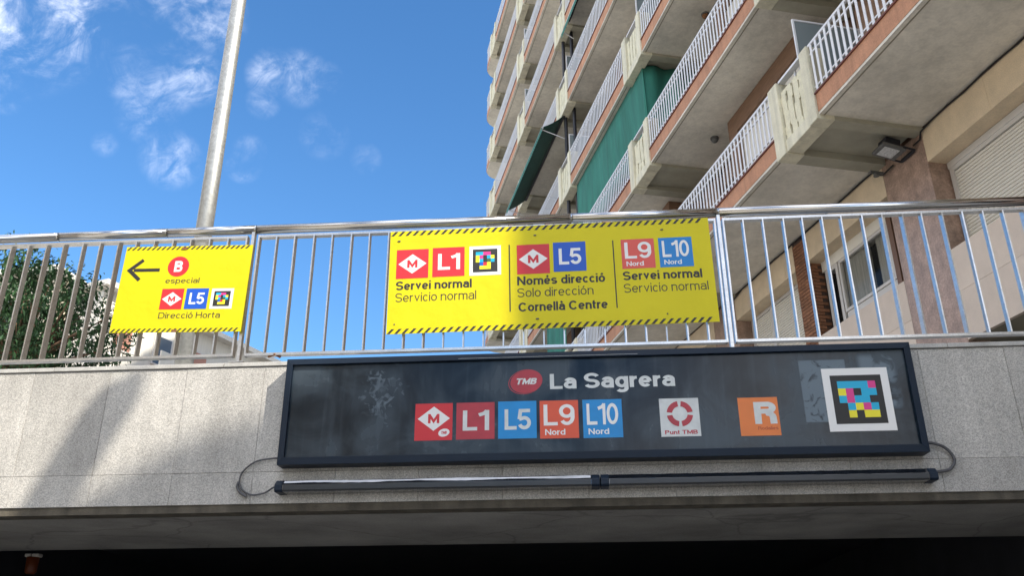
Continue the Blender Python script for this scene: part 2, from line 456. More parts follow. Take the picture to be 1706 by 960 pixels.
def text(parent, s, x, z, cap, weight, m, y, width=None, italic=0, name='lettering', gap=None, label=None, wide=1):
    """a line of lettering as thin flat print in the parent's XZ plane, facing -Y"""
    gap = (.10 if weight < .14 else .06) if gap is None else gap
    glyphs = []; cx = 0
    for ch in s:
        b, st = glyph(ch, weight); glyphs.append((cx, st)); cx += b + (gap if ch != ' ' else .06)
    total = cx - gap
    kx = cap * wide if width is None else width / total
    mb = MB(); k = 0; single = len([c for c in s if c != ' ']) <= 3
    for gx, st in glyphs:
        if single and mb.v:
            me = bpy.data.meshes.new('letter'); me.from_pydata(mb.v, [], mb.f); me.materials.append(m); link('letter', me, parent); mb = MB()
        for stroke in st:
            yy = y - .00006 * (k % 5)
            ribbon(mb, [(gx + p[0], p[1]) for p in stroke], weight, yy,
                   lambda a, b_, yv: (x + (a + italic * b_) * kx, yv, z + b_ * cap))
            k += 1
    if single: name = 'letter'
    me = bpy.data.meshes.new(name); me.from_pydata(mb.v, [], mb.f); me.materials.append(m)
    o = link(name, me, parent)
    if label: o['label'] = label
    return o, total * kx
def rect(parent, name, x0, x1, z0, z1, m, y, th=.0008):
    return MB().box(x0, x1, y - th, y, z0, z1).build(name, m, parent)
def disc(parent, name, cx, cz, rx, rz, m, y, tilt=0, n=40, r0=0, a0=0, a1=360, th=.0008):
    mb = MB(); P = []
    for i in range(n + 1):
        a = radians(a0 + (a1 - a0) * i / n); ex, ez = rx * cos(a), rz * sin(a)
        P.append((cx + ex * cos(tilt) - ez * sin(tilt), cz + ex * sin(tilt) + ez * cos(tilt)))
    if r0 > 0:
        I = [(cx + (p[0]-cx)*r0, cz + (p[1]-cz)*r0) for p in P]
        for i in range(n):
            mb.poly([(P[i][0], y-th, P[i][1]), (P[i+1][0], y-th, P[i+1][1]), (I[i+1][0], y-th, I[i+1][1]), (I[i][0], y-th, I[i][1])])
    else:
        mb.prism([(p[0], y, p[1]) for p in P[:-1]], (0, -th, 0))
    return mb.build(name, m, parent)
def square_logo(parent, x0, x1, z0, z1, m, y): return rect(parent, 'symbol_square', x0, x1, z0, z1, m, y)
def metro_logo(parent, x0, x1, z0, z1, y, red, white, small=False):
    sq = square_logo(parent, x0, x1, z0, z1, red, y)
    w = x1 - x0; h = z1 - z0; cx = (x0 + x1) / 2; cz = z0 + h * (.5 if not small else .585)
    a = w * (.44 if not small else .43); b = h * (.335 if not small else .33)
    MB().prism([(cx-a, y-.0009, cz), (cx, y-.0009, cz+b), (cx+a, y-.0009, cz), (cx, y-.0009, cz-b)], (0, -.0006, 0)).build('diamond', white, sq)
    ch = h * (.27 if not small else .25)
    text(sq, 'M', cx - ch * .6, cz - ch/2, ch, .2, red, y - .0019, width=ch * 1.2)
    if small:
        disc(sq, 'oval_badge', x0 + w*.78, z0 + h*.2, w*.15, h*.105, white, y - .0009, tilt=.25)
        text(sq, 'TMB', x0 + w*.70, z0 + h*.165, h*.075, .2, red, y - .0022, width=w*.15, italic=.2)
    return sq
def line_logo(parent, x0, x1, z0, z1, s, m, white, y, nord=False):
    sq = square_logo(parent, x0, x1, z0, z1, m, y)
    w = x1 - x0; h = z1 - z0
    if nord:
        text(sq, s, x0 + w*.10, z0 + h*.34, h*.555, .155, white, y - .0012, width=w*.80)
        text(sq, 'Nord', x0 + w*.13, z0 + h*.09, h*.155, .155, white, y - .0012, width=w*.52)
    else:
        text(sq, s, x0 + w*.17, z0 + h*.235, h*.55, .17, white, y - .0012, width=w*.69)
    return sq
# coloured pixel tag: rows of letters, one per cell
TAGBIG = ["CCCCM", "YMKCC", "CMCCK", "KCYMC", "KYKYY"]
TAGSM = ["CCMM ", "YMKCY", "YCKGC", "KBRYK", "KYYY "]
def pixel_tag(parent, x0, x1, z0, z1, y, rows, bi=.115, pad=.12, white=None):
    fr = rect(parent, 'tag_border', x0, x1, z0, z1, white or M_WHT, y)
    w = x1-x0; h = z1-z0
    a0, a1, c0, c1 = x0 + w*bi, x1 - w*bi, z0 + h*bi, z1 - h*bi
    rect(fr, 'tag_field', a0, a1, c0, c1, M_BLK, y - .0009)
    W = a1 - a0; H = c1 - c0; n = len(rows)
    for i, row in enumerate(rows):
        for j, ch in enumerate(row):
            if ch in 'K ': continue
            mm = dict(C=M_CY, M=M_MAG, Y=M_YLW, G=M_LEAF2, B=M_BLUE, R=M_RED)[ch]
            cw = W*(1-2*pad)/5; chh = H*(1-2*pad)/n
            X0 = a0 + W*pad + j*cw; Z1 = c1 - H*pad - i*chh
            rect(fr, 'tag_cell', X0, X0+cw, Z1-chh, Z1, mm, y - .0019)
    return fr
def hazard_band(parent, x0, x1, z0, z1, y, pitch):
    mb = MB(); h = z1 - z0; x = x0 + .004
    while x + pitch*.42 + h*.7 < x1:
        mb.prism([(x, y, z0), (x+pitch*.40, y, z0), (x+pitch*.40+h*.9, y, z1), (x+h*.9, y, z1)], (0, -.0008, 0)); x += pitch
    return mb.build('hazard_stripes', M_BLK, parent)

# ------------------------------------------------------------------ ground, court and underpass
ZS = 3.56                     # street level
CX0, CX1, CY0 = -6.0, 3.62, -11.0
mb = MB(); B = 900
def quad(mb, x0, x1, y0, y1, z): mb.poly([(x0,y0,z),(x1,y0,z),(x1,y1,z),(x0,y1,z)])
quad(mb, -B, CX0-.3, -B, B, ZS-.01); quad(mb, CX1+.3, B, -B, B, ZS-.01)
quad(mb, CX0-.3, CX1+.3, -B, CY0-.3, ZS-.01); quad(mb, CX0-.3, CX1+.3, 6.1, B, ZS-.01)
tag(mb.build('street', M_PAVE), 'light grey paved street behind and beside the steel railing', None, None, 'structure')
mb = MB(); quad(mb, CX0, CX1, CY0, 16, 0.0)
tag(mb.build('court_floor', M_COURT), None, None, None, 'structure')
mb = MB()
mb.box(CX0-.3, CX0, CY0-.3, 5.60, -.1, ZS); mb.box(CX1, CX1+.3, CY0-.3, 5.60, -.1, ZS); mb.box(CX0, CX1, CY0-.3, CY0, -.1, ZS)
tag(mb.build('court_wall', M_GRAN), None, None, None, 'structure')
# underpass behind the beam
mb = MB(); mb.box(CX0, CX1, 7.42, 16, 3.05, 3.35); mb.box(CX0-.3, CX0, 5.64, 16, -.1, 3.35); mb.box(CX1, CX1+.3, 5.64, 16, -.1, 3.35); mb.box(CX0, CX1, 16, 16.3, -.1, 3.35)
tag(mb.build('underpass_wall', M_DARK), None, None, None, 'structure')

wall = thing('retaining_wall', 'wide speckled granite clad wall carrying the railing and the dark station sign', 'wall', (0, 5.62, 2.57))
def wl(z): return z - 2.57
mb = MB().box(-6, 3.62, .045, .42, wl(2.63), wl(3.52)); mb.build('wall_core', M_LIP, wall)
joints = [-3.714 + .5445 * i for i in range(-5, 14)]
for i in range(len(joints) - 1):
    a, b = max(joints[i], -6), min(joints[i+1], 3.62)
    if b - a < .05: continue
    off = random.uniform(-.0015, .0015)
    for z0, z1 in ((2.605, 2.809), (2.811, 3.532)):
        o2 = off + random.uniform(-.001, .001)
        MB().box(a+.0009, b-.0009, o2, .044, wl(z0), wl(z1)).build('granite_slab', M_GRAN, wall, bevel=.0015)
x = -6.0
while x < 3.6:
    x1 = min(x + 1.21, 3.62)
    MB().box(x+.002, x1-.002, -.012, .46, wl(3.537), wl(3.566)).build('coping_stone', M_COPE, wall, bevel=.003)
    x = x1
MB().box(-6, 3.62, .012, .16, wl(2.555), wl(2.604)).build('drip_edge', M_LIP, wall)
beam = MB().box(-6, 3.62, .165, 1.80, wl(2.57), wl(3.30)).build('concrete_soffit', M_SOFFIT, wall)

# ------------------------------------------------------------------ stainless railing
KR = 5.66/5.55      # the railing stands on the middle of the coping: sizes below were taken 11 cm nearer
rail = thing('steel_railing', 'brushed stainless steel railing with round handrail along the top of the granite wall', 'railing', (0, 5.66, 1.6 + (3.566-1.6)*KR))
rail.scale = (KR, KR, KR)
def rz(z): return z - 3.566
def tubeseg(x0, x1):
    mb = MB().tube([(x0, 0, rz(4.562)), (x1, 0, rz(4.562))], .033, 20)
    return mb.build('handrail', M_TUBE, rail, smooth=False)
cuts = [-6.0, -3.72, -2.9, -2.235, .05, 1.075, 3.62]
for a, b in zip(cuts, cuts[1:]):
    o = tubeseg(a+.001, b-.001)
    for p in o.data.polygons: p.use_smooth = len(p.vertices) == 4
    MB().tube([(b-.004, 0, rz(4.562)), (b+.004, 0, rz(4.562))], .0338, 20).build('joint_ring', M_TUBE, o)
flat = MB().box(-.0045, .0045, -.025, .025, rz(3.603), rz(4.488)).mesh('baluster', M_STEEL)
for x0, x1, first, pitch in ((-5.6, -2.29, -2.43, -.1352), (-2.2, 1.043, -2.071, .1363), (1.102, 3.6, 1.2375, .1348)):
    MB().box(x0, x1, -.022, .022, rz(4.488), rz(4.506)).build('top_bar', M_STEEL, rail)
    MB().box(x0, x1, -.022, .022, rz(3.585), rz(3.603)).build('bottom_bar', M_STEEL, rail)
    for xe in (x0, x1): MB().box(xe-.006, xe+.006, -.024, .024, rz(3.585), rz(4.506)).build('end_bar', M_STEEL, rail)
    x = first
    while x0 + .05 < x < x1 - .05:
        o = link('baluster', flat, rail, (x, 0, 0)); o.rotation_euler = (0, random.gauss(0, .0025), random.gauss(0, .05)); x += pitch
for px in (-5.66, -2.246, 1.072):
    mb = MB().box(px-.011, px+.011, -.02, .02, rz(3.566), rz(4.535)); mb.box(px-.011, px+.011, -.02, .02, rz(3.52), rz(3.566)); po = mb.build('post', M_STEEL, rail)
    MB().box(px-.05, px+.05, -.05, .05, rz(3.532), rz(3.540)).build('foot_plate', M_STEEL, po)
    for zb in (3.75, 4.05, 4.35):
        MB().tube([(px, -.012, rz(zb)), (px, -.005, rz(zb))], .008, 8).build('bolt', M_RUST, po)
for xx in (-2.01,):
    MB().tube([(xx-.03, .0, rz(3.58)), (xx+.02, -.02, rz(3.592)), (xx+.05, .01, rz(3.578))], .008, 6).build('rusty_wire_tie', M_RUST, rail)

# ------------------------------------------------------------------ yellow notice signs
def sheet(x0, x1, z0, z1, parent, name='sign_panel'):
    mb = MB(); nx = 24
    for i in range(nx):
        a = x0 + (x1-x0)*i/nx; b = x0 + (x1-x0)*(i+1)/nx
        mb.box(a, b, 0, .003, z0, z1) if False else None
    mb.box(x0, x1, 0, .003, z0, z1)
    return mb.build(name, M_YEL, parent)
def yellow_sign(name, label, corners, yloc):
    (xa, za), (xb, zb), (xc, zc), (xd, zd) = corners   # TL TR BR BL
    cx = (xa+xb)/2; t = thing(name, label, 'sign', (cx, yloc, (zc+zd)/2))
    return t, cx, (zc+zd)/2
SY = 5.500
t1 = thing('notice_sign', 'small yellow notice with left arrow, red B disc and Horta direction, left end of railing', 'sign', (-2.703*KR, SY*KR, 1.6 + 2.162*KR))
t1.scale = (KR, KR, KR)
t1.rotation_euler = (0, radians(1.1), 0)
def s1(x, z): return x + 2.703, z - 3.762
sheet(-.466, .466, 0, .662, t1)
Y = -.0003
hazard_band(t1, -.466, .466, .634, .660, Y, .0363); hazard_band(t1, -.466, .466, .002, .028, Y, .0363)
mb = MB()
mb.prism([(-.38, Y, .463), (-.19, Y, .463), (-.19, Y, .488), (-.38, Y, .488)], (0, -.0008, 0))
mb.prism([(-.432, Y-.0001, .4755), (-.33, Y-.0001, .565), (-.313, Y-.0001, .545), (-.392, Y-.0001, .4755), (-.318, Y-.0001, .408), (-.335, Y-.0001, .388)], (0, -.0009, 0))
mb.build('arrow', M_BLK, t1)
o = disc(t1, 'bus_disc', -.057, .500, .077, .079, M_RED, Y)
text(o, 'B', -.085, .458, .085, .2, M_WHT, Y - .0012, width=.060)
text(t1, 'especial', -.132, .370, .040, .115, M_BLK, Y - .0003, width=.246)
metro_logo(t1, -.142, .017, .170, .327, Y, M_RED, M_WHT)
line_logo(t1, .036, .195, .171, .327, 'L5', M_BLUE, M_WHT, Y)
pixel_tag(t1, .218, .376, .170, .324, Y, TAGSM, bi=.13)
text(t1, 'Direcció Horta', -.137, .102, .046, .115, M_BLK, Y - .0003, width=.440)
for sx, sz in ((-.03, .645), (.0, .012)):
    MB().box(sx-.022, sx+.014, -.005, -.001, sz-.012, sz+.006).build('tape_scrap', M_RUST, t1)

t2 = thing('notice_sign', 'long yellow notice listing L1, L5, L9 and L10 services, centre of railing', 'sign', (-.1125*KR, SY*KR, 1.6 + 2.110*KR))
t2.scale = (KR, KR, KR)
t2.rotation_euler = (0, radians(-.55), 0)
def sx2(x): return x + .1125
sheet(-1.114, 1.114, 0, .778, t2)
hazard_band(t2, -1.114, 1.114, .742, .776, Y, .0507); hazard_band(t2, -1.114, 1.114, .002, .036, Y, .0507)
def tilt(x): return -.0096 * (x + .1125)      # the print runs parallel to the sheet
def q2(x0, x1): return sx2(x0), sx2(x1)
a, b = q2(-1.176, -.951); metro_logo(t2, a, b, .408, .631, Y, M_RED, M_WHT)
a, b = q2(-.922, -.698); line_logo(t2, a, b, .411, .635, 'L1', M_RED, M_WHT, Y)
a, b = q2(-.664, -.444); pixel_tag(t2, a, b, .409, .634, Y, TAGSM, bi=.11)
text(t2, 'Servei normal', sx2(-1.174), .322, .066, .178, M_BLK, Y-.0003, width=.527)
text(t2, 'Servicio normal', sx2(-1.174), .233, .066, .10, M_BLK, Y-.0003, width=.558)
rect(t2, 'divider_line', sx2(-.389), sx2(-.381), .130, .635, M_BLK, Y)
a, b = q2(-.333, -.107); metro_logo(t2, a, b, .404, .629, Y, M_RED, M_WHT)
a, b = q2(-.081, .144); line_logo(t2, a, b, .412, .636, 'L5', M_BLUE, M_WHT, Y)
text(t2, 'Només direcció', sx2(-.334), .322, .066, .178, M_BLK, Y-.0003, width=.600)
text(t2, 'Solo dirección', sx2(-.334), .233, .066, .10, M_BLK, Y-.0003, width=.516)
text(t2, 'Cornellà Centre', sx2(-.329), .127, .066, .178, M_BLK, Y-.0003, width=.602)
rect(t2, 'divider_line', sx2(.330), sx2(.338), .127, .634, M_BLK, Y)
a, b = q2(.388, .615); line_logo(t2, a, b, .412, .636, 'L9', M_L9Y, M_WHT, Y, True)
a, b = q2(.645, .873); line_logo(t2, a, b, .412, .636, 'L10', M_LBLUE, M_WHT, Y, True)
text(t2, 'Servei normal', sx2(.387), .326, .066, .178, M_BLK, Y-.0003, width=.534)
text(t2, 'Servicio normal', sx2(.388), .234, .066, .10, M_BLK, Y-.0003, width=.566)
for x_ in (-1.06, -.10, .78): 
    for z_ in (.70, .07):
        MB().tube([(x_+random.uniform(-.02,.02), -.004, z_), (x_+.0, -.0, z_)], .005, 8).build('rivet', M_LAMPG, t2)

# ------------------------------------------------------------------ dark station sign
t3 = thing('station_sign', 'long dark framed station sign reading La Sagrera, mounted on granite wall', 'sign', (.148, 5.50, 2.828))
X0, X1, H = -2.038, 2.038, .714
mb = MB(); ft = .042
mb.box(X0, X1, .03, .118, .0, H); mb.build('sign_case', M_FRAME, t3)
def frame_piece(pts_outer, pts_inner):
    mb = MB(); n = 0
    (a, b), (c, d) = pts_outer, pts_inner
    mb.v = [(a[0],.03,a[1]),(b[0],.03,b[1]),(a[0],0,a[1]),(b[0],0,b[1]),(c[0],-.004,c[1]),(d[0],-.004,d[1]),(c[0],.03,c[1]),(d[0],.03,d[1])]
    mb.f = [(0,1,3,2),(2,3,5,4),(4,5,7,6),(0,2,4,6),(1,3,5,7),(0,1,7,6)]
    mb.build('frame_bar', M_FRAME, t3, bevel=.002)
I0, I1, K0, K1 = X0+ft, X1-ft, ft+.006, H-ft
frame_piece(((X0,0),(X1,0)), ((I0,K0),(I1,K0))); frame_piece(((X0,H),(X1,H)), ((I0,K1),(I1,K1)))
frame_piece(((X0,0),(X0,H)), ((I0,K0),(I0,K1))); frame_piece(((X1,0),(X1,H)), ((I1,K0),(I1,K1)))
def sign_face_mat():
    m = bpy.data.materials.new('weathered_dark_acrylic'); m.use_nodes = True
    nt = m.node_tree; N, L = nt.nodes, nt.links; b = N['Principled BSDF']
    b.inputs['Specular IOR Level'].default_value = .3
    tc = N.new('ShaderNodeTexCoord')
    def noise(sc, vec=None, det=5, stretch=None, dist=0):
        mp = N.new('ShaderNodeMapping'); L.new(tc.outputs['Object'], mp.inputs['Vector'])
        if stretch: mp.inputs['Scale'].default_value = stretch
        n = N.new('ShaderNodeTexNoise'); n.inputs['Scale'].default_value = sc; n.inputs['Detail'].default_value = det
        n.inputs['Distortion'].default_value = dist
        L.new(mp.outputs[0], n.inputs['Vector']); return n.outputs['Fac']
    def mr(v, a, b_, lo=0, hi=1, smooth=True):
        n = N.new('ShaderNodeMapRange'); n.interpolation_type = 'SMOOTHSTEP' if smooth else 'LINEAR'
        n.inputs['From Min'].default_value = a; n.inputs['From Max'].default_value = b_
        n.inputs['To Min'].default_value = lo; n.inputs['To Max'].default_value = hi
        L.new(v, n.inputs['Value']); return n.outputs[0]
    def mt(op, a, b_):
        n = N.new('ShaderNodeMath'); n.operation = op
        for i, v in enumerate((a, b_)):
            if isinstance(v, (int, float)): n.inputs[i].default_value = v
            else: L.new(v, n.inputs[i])
        return n.outputs[0]
    sep = N.new('ShaderNodeSeparateXYZ'); L.new(tc.outputs['Object'], sep.inputs[0])
    def boxmask(x0, x1, z0, z1, e=.006):
        a = mr(sep.outputs['X'], x0-e, x0+e); b_ = mr(sep.outputs['X'], x1+e, x1-e)
        c = mr(sep.outputs['Z'], z0-e, z0+e); d = mr(sep.outputs['Z'], z1+e, z1-e)
        return mt('MULTIPLY', mt('MULTIPLY', a, b_), mt('MULTIPLY', c, d))
    streak = mt('MULTIPLY', mr(noise(1, stretch=(16, 1, 1.3), dist=.4), .45, .80), .10)
    haze = mt('MULTIPLY', mr(noise(2.6, det=8, dist=.6), .36, .70), .30)
    chips = mt('MULTIPLY', mr(noise(1, stretch=(90, 1, 26)), .72, .78), .35)
    # glue scuff left of the symbols
    dx = mt('MULTIPLY', mt('ADD', sep.outputs['X'], 1.40), 5.2); dz = mt('MULTIPLY', mt('SUBTRACT', sep.outputs['Z'], .47), 4.2)
    rr = mt('ADD', mt('MULTIPLY', dx, dx), mt('MULTIPLY', dz, dz))
    rr = mt('ADD', rr, mt('MULTIPLY', noise(7, det=6, dist=1), 3.2))
    scuff = mt('MULTIPLY', mr(rr, 2.7, 1.3), mr(noise(18, det=10, dist=1.6), .40, .68))
    scuff = mt('MULTIPLY', scuff, .75)
    # ghosts of two old stickers on the right
    g1 = mt('MULTIPLY', boxmask(1.325, 1.62, .205, .615), mr(noise(14, det=5, dist=1.2), .70, .55))
    g2 = mt('MULTIPLY', boxmask(1.70, 1.93, .29, .645, .03), mr(noise(9, det=5, dist=.8), .66, .50))
    g = mt('MULTIPLY', mt('MAXIMUM', g1, g2), .85)
    tot = mt('MAXIMUM', mt('MAXIMUM', mt('ADD', streak, haze), scuff), mt('MAXIMUM', g, chips))
    rampx = N.new('ShaderNodeMix'); rampx.data_type = 'RGBA'
    L.new(tot, rampx.inputs['Factor']); rampx.inputs['A'].default_value = (.006, .0125, .020, 1); rampx.inputs['B'].default_value = (.17, .22, .26, 1)
    L.new(rampx.outputs['Result'], b.inputs['Base Color'])
    L.new(mr(tot, 0, .5, .16, .42), b.inputs['Roughness'])
    return m
M_FACE = sign_face_mat()
YF = .022
MB().box(I0-.005, I1+.005, YF, .029, K0-.005, K1+.005).build('sign_face', M_FACE, t3)
YT = YF - .0003
def c3(x): return x - .148
def w3(z): return z - 2.828
text(t3, 'La Sagrera', c3(-.130), w3(3.293), .103, .185, M_WHTD, YT-.0003, width=.808)
o = disc(t3, 'oval_badge', c3(-.285), w3(3.349), .105, .078, M_REDD, YT, tilt=.22)
disc(o, 'oval_rim', c3(-.290), w3(3.347), .113, .083, M_REDD, YT+.0001, tilt=.22, r0=.955)
text(o, 'TMB', c3(-.357), w3(3.329), .042, .21, M_WHTD, YT-.0012, width=.135, italic=.22)
metro_logo(t3, c3(-1.010), c3(-.765), w3(2.970), w3(3.215), YT, M_RED, M_WHT, small=True)
line_logo(t3, c3(-.740), c3(-.492), w3(2.972), w3(3.215), 'L1', M_REDD, M_WHTD, YT)
line_logo(t3, c3(-.469), c3(-.221), w3(2.971), w3(3.217), 'L5', M_PBLUE, M_WHTD, YT)
line_logo(t3, c3(-.200), c3(.048), w3(2.966), w3(3.215), 'L9', M_L9, M_WHT, YT, True)
line_logo(t3, c3(.076), c3(.327), w3(2.964), w3(3.215), 'L10', M_PBLUE, M_WHT, YT, True)
sq = square_logo(t3, c3(.566), c3(.815), w3(2.961), w3(3.210), M_WHTD, YT)
cx, cz = c3(.692), w3(3.108)
for k in range(4):
    disc(sq, 'ring_segment', cx, cz, .083, .083, M_REDD, YT-.0012, r0=.58, a0=k*90+8, a1=k*90+82, n=10)
for k in range(4):
    disc(sq, 'ring_centre', cx, cz, .031, .031, M_REDD, YT-.0012, r0=.72, a0=k*90, a1=k*90+90, n=8) if k == 0 and False else None
text(sq, 'Punt TMB', c3(.590), w3(2.976), .026, .18, M_REDD, YT-.0012, width=.205)
sq = square_logo(t3, c3(1.062), c3(1.311), w3(2.955), w3(3.203), M_OR, YT)
text(sq, 'R', c3(1.158), w3(3.030), .143, .22, M_WHTD, YT-.0012, width=.140)
text(sq, 'Rodalies', c3(1.172), w3(2.992), .022, .16, M_ORD, YT-.0012, width=.125)
pixel_tag(t3, c3(1.611), c3(2.022), w3(2.970), w3(3.382), YT-.001, TAGBIG, bi=.115, pad=.125)
MB().box(-.88, .30, -.0055, -.0045, .682, .6835).build('edge_line', M_WHTD, t3)  # thin pale line along the top frame bar

# ------------------------------------------------------------------ strip lights and cables under the sign
def strip_light(x0, x1, label, seedv):
    t = thing('strip_light', label, 'light', ((x0+x1)/2, 5.60, 2.695), 0, 'strip lights under the station sign')
    L = (x1-x0)/2
    prof = [(.02, -.036), (-.085, -.036), (-.098, -.026), (-.098, .006), (-.066, .036), (.02, .041)]
    n = 40; rnd = random.Random(seedv); mb = MB()
    for i in range(n+1):
        xx = -L + .05 + (2*L-.1)*i/n; wob = rnd.uniform(-.0015, .0015)
        for j, (y, z) in enumerate(prof): mb.v.append((xx, y + (wob if j in (3,4) else 0), z + (wob if j == 4 else 0)))
    k = len(prof)
    for i in range(n):
        for j in range(k):
            j2 = (j+1) % k; mb.f.append((i*k+j, i*k+j2, (i+1)*k+j2, (i+1)*k+j))
    mb.f += [tuple(range(k)), tuple(n*k+j for j in range(k))]
    body = mb.build('housing', M_HOOD, t)
    if x0 < 0:  # sheen painted as a pale strip on the upper slope
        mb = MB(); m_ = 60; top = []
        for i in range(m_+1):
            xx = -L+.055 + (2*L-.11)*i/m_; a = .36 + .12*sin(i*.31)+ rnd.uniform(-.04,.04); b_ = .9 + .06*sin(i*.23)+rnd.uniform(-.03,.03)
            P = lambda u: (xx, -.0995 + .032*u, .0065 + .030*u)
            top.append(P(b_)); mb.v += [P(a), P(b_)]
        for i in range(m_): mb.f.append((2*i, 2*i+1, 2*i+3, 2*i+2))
        mb.build('sheen_strip', M_SHEEN, t)
    MB().box(-L+.055, L-.055, -.1005, -.0985, -.026, .004).build('diffuser', M_COVER, t)
    for sgn in (-1, 1):
        e = [(y*1.06, z*1.06) for y, z in prof]
        MB().prism([(sgn*(L-.05), y, z) for y, z in e], (sgn*.05, 0, 0)).build('end_cap', M_FRAME, t, bevel=.003)
    return t
strip_light(-1.89, .165, 'left strip light, worn black housing with painted pale sheen, under the station sign', 3)
strip_light(.172, 2.205, 'right strip light, clean black housing, ending near the right cable loop', 5)
def smooth_path(P, n=10):
    out = []
    for i in range(len(P)-1):
        p0 = Vector(P[max(i-1,0)]); p1 = Vector(P[i]); p2 = Vector(P[i+1]); p3 = Vector(P[min(i+2, len(P)-1)])
        for k in range(n):
            t = k/n
            out.append(.5*((2*p1)+(-p0+p2)*t+(2*p0-5*p1+4*p2-p3)*t*t+(-p0+3*p1-3*p2+p3)*t**3))
    out.append(Vector(P[-1])); return out
def cable(name, label, pts, r):
    o = MB().tube(smooth_path([(x-pts[0][0], y-5.6, z-pts[0][2]) for x, y, z in pts]), r, 8).build(name, M_CABLE, None, (pts[0][0], 5.6, pts[0][2]), smooth=True)
    return tag(o, label, 'cable')
cable('cable_loop', 'thin grey cable looping out left of the station sign', [(-1.87,5.58,2.89),(-1.96,5.595,2.892),(-2.07,5.60,2.872),(-2.150,5.60,2.80),(-2.150,5.60,2.715),(-2.08,5.60,2.662),(-1.99,5.597,2.668),(-1.93,5.59,2.70),(-1.87,5.58,2.725)], .006)
cable('cable_loop', 'thick grey conduit looping out right of the station sign', [(2.17,5.585,2.905),(2.25,5.59,2.900),(2.32,5.595,2.868),(2.360,5.60,2.80),(2.325,5.60,2.742),(2.26,5.595,2.725),(2.19,5.585,2.722)], .010)
cable('cable_end', 'short loose grey cable tail beside the left cable loop', [(-2.165,5.60,2.745),(-2.168,5.598,2.71),(-2.14,5.595,2.672),(-2.10,5.6,2.65)], .009)

# ------------------------------------------------------------------ small lamp inside the underpass
t = thing('wall_lamp', 'small orange and white lamp in the dark underpass, bottom left corner', 'lamp', (-4.92, 8.0, 2.50))
MB().box(-.065, -.005, -.04, .04, .085, .115).build('lamp_cap', M_WALLW, t, bevel=.008)
MB().box(.005, .065, -.04, .04, .085, .115).build('lamp_cap', M_WALLW, t, bevel=.008)
m = bpy.data.materials.new('glowing_orange_lens'); m.use_nodes = True; bs = m.node_tree.nodes['Principled BSDF']
bs.inputs['Base Color'].default_value = (.09, .02, .006, 1); bs.inputs['Emission Color'].default_value = (1, .22, .03, 1); bs.inputs['Emission Strength'].default_value = .0015
MB().tube([(0, 0, -.06), (0, 0, -.045), (0, 0, .084)], [.035, .05, .055], 16).build('lens', m, t, smooth=True)
MB().box(-.01, .01, -.01, .01, .15, .55).build('hanger', M_LAMPG, t)

# ------------------------------------------------------------------ lamp post behind the railing
t = thing('lamp_post', 'tall round galvanised lamp post standing behind the small yellow notice', 'lamp post', (-3.455, 7.3, ZS-.01))
MB().tube([(0,0,0),(0,0,3.0),(0,0,6.0),(0,0,9.4)], [.083,.078,.072,.062], 28, True).build('pole', M_GALV, t, smooth=True)
MB().tube([(0,0,0),(0,0,.02)], .17, 20).build('base_plate', M_GALV, t)
MB().tube(smooth_path([(0,0,9.4),(0,.3,9.9),(0,1.2,10.2)]), .03, 8).build('arm', M_GALV, t, smooth=True)
MB().prism([(-.12,1.1,10.14),(.12,1.1,10.14),(.15,1.5,10.18),(.1,1.8,10.2),(-.1,1.8,10.2),(-.15,1.5,10.18)], (0,0,.12)).build('lamp_head', M_LAMPG, t, bevel=.02)
for zz, an in ((3.35, 200), (2.05, 185), (5.0, 250)):
    a = radians(an); MB().tube([(.070*cos(a), .070*sin(a), zz), (.083*cos(a), .083*sin(a), zz)], .008, 8).build('stud', M_RUST, t)

# ------------------------------------------------------------------ apartment building (x = depth into the block, y = along the street)
W = 6.236
BO = Vector((.9622*W, .2723*W, 0)); BROT = math.atan2(.2723, .9622)
def bpos(t_, s_, z): return (BO.x + .9622*t_ - .2723*s_, BO.y + .2723*t_ + .9622*s_, z)
bld = thing('apartment_building', 'tall apartment building with rows of white railed balconies and cream concrete piers', 'building', (BO.x, BO.y, ZS), BROT)
def bz(z): return z - ZS
F = [8.96 + 2.925*i for i in range(8)]
PIERS = [(-.95, .15), (2.95, 4.1), (9.05, 10.2), (15.15, 16.35), (21.2, 22.45), (27.0, 28.2), (33.0, 34.2)]
SN, SF = -3.02, 35.3
TOPZ = F[-1] + 3.1
def B(name, mat_, *boxes, parent=None, bevel=0, kind=None):
    mb = MB()
    for b in boxes: mb.box(b[0], b[1], b[2], b[3], bz(b[4]), bz(b[5]))
    o = mb.build(name, mat_, parent or bld, bevel=bevel)
    if kind: o['kind'] = kind
    return o
B('main_wall', M_BWALL, (1.95, 13, SN, SF, 8.60, TOPZ))
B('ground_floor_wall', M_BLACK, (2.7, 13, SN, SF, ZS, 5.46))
B('end_wall', M_CREAM, (1.60, 1.94, SN, SN+.5, ZS, TOPZ)); B('end_wall', M_CREAM, (1.60, 1.94, SF-.5, SF, ZS, TOPZ))
B('roof_slab', M_CONC, (1.3, 13.1, SN-.05, SF+.05, TOPZ, TOPZ+.25))
bays = []
ends = [(SN, SN)] + PIERS
for i in range(len(PIERS)-1): bays.append((PIERS[i][1], PIERS[i+1][0]))
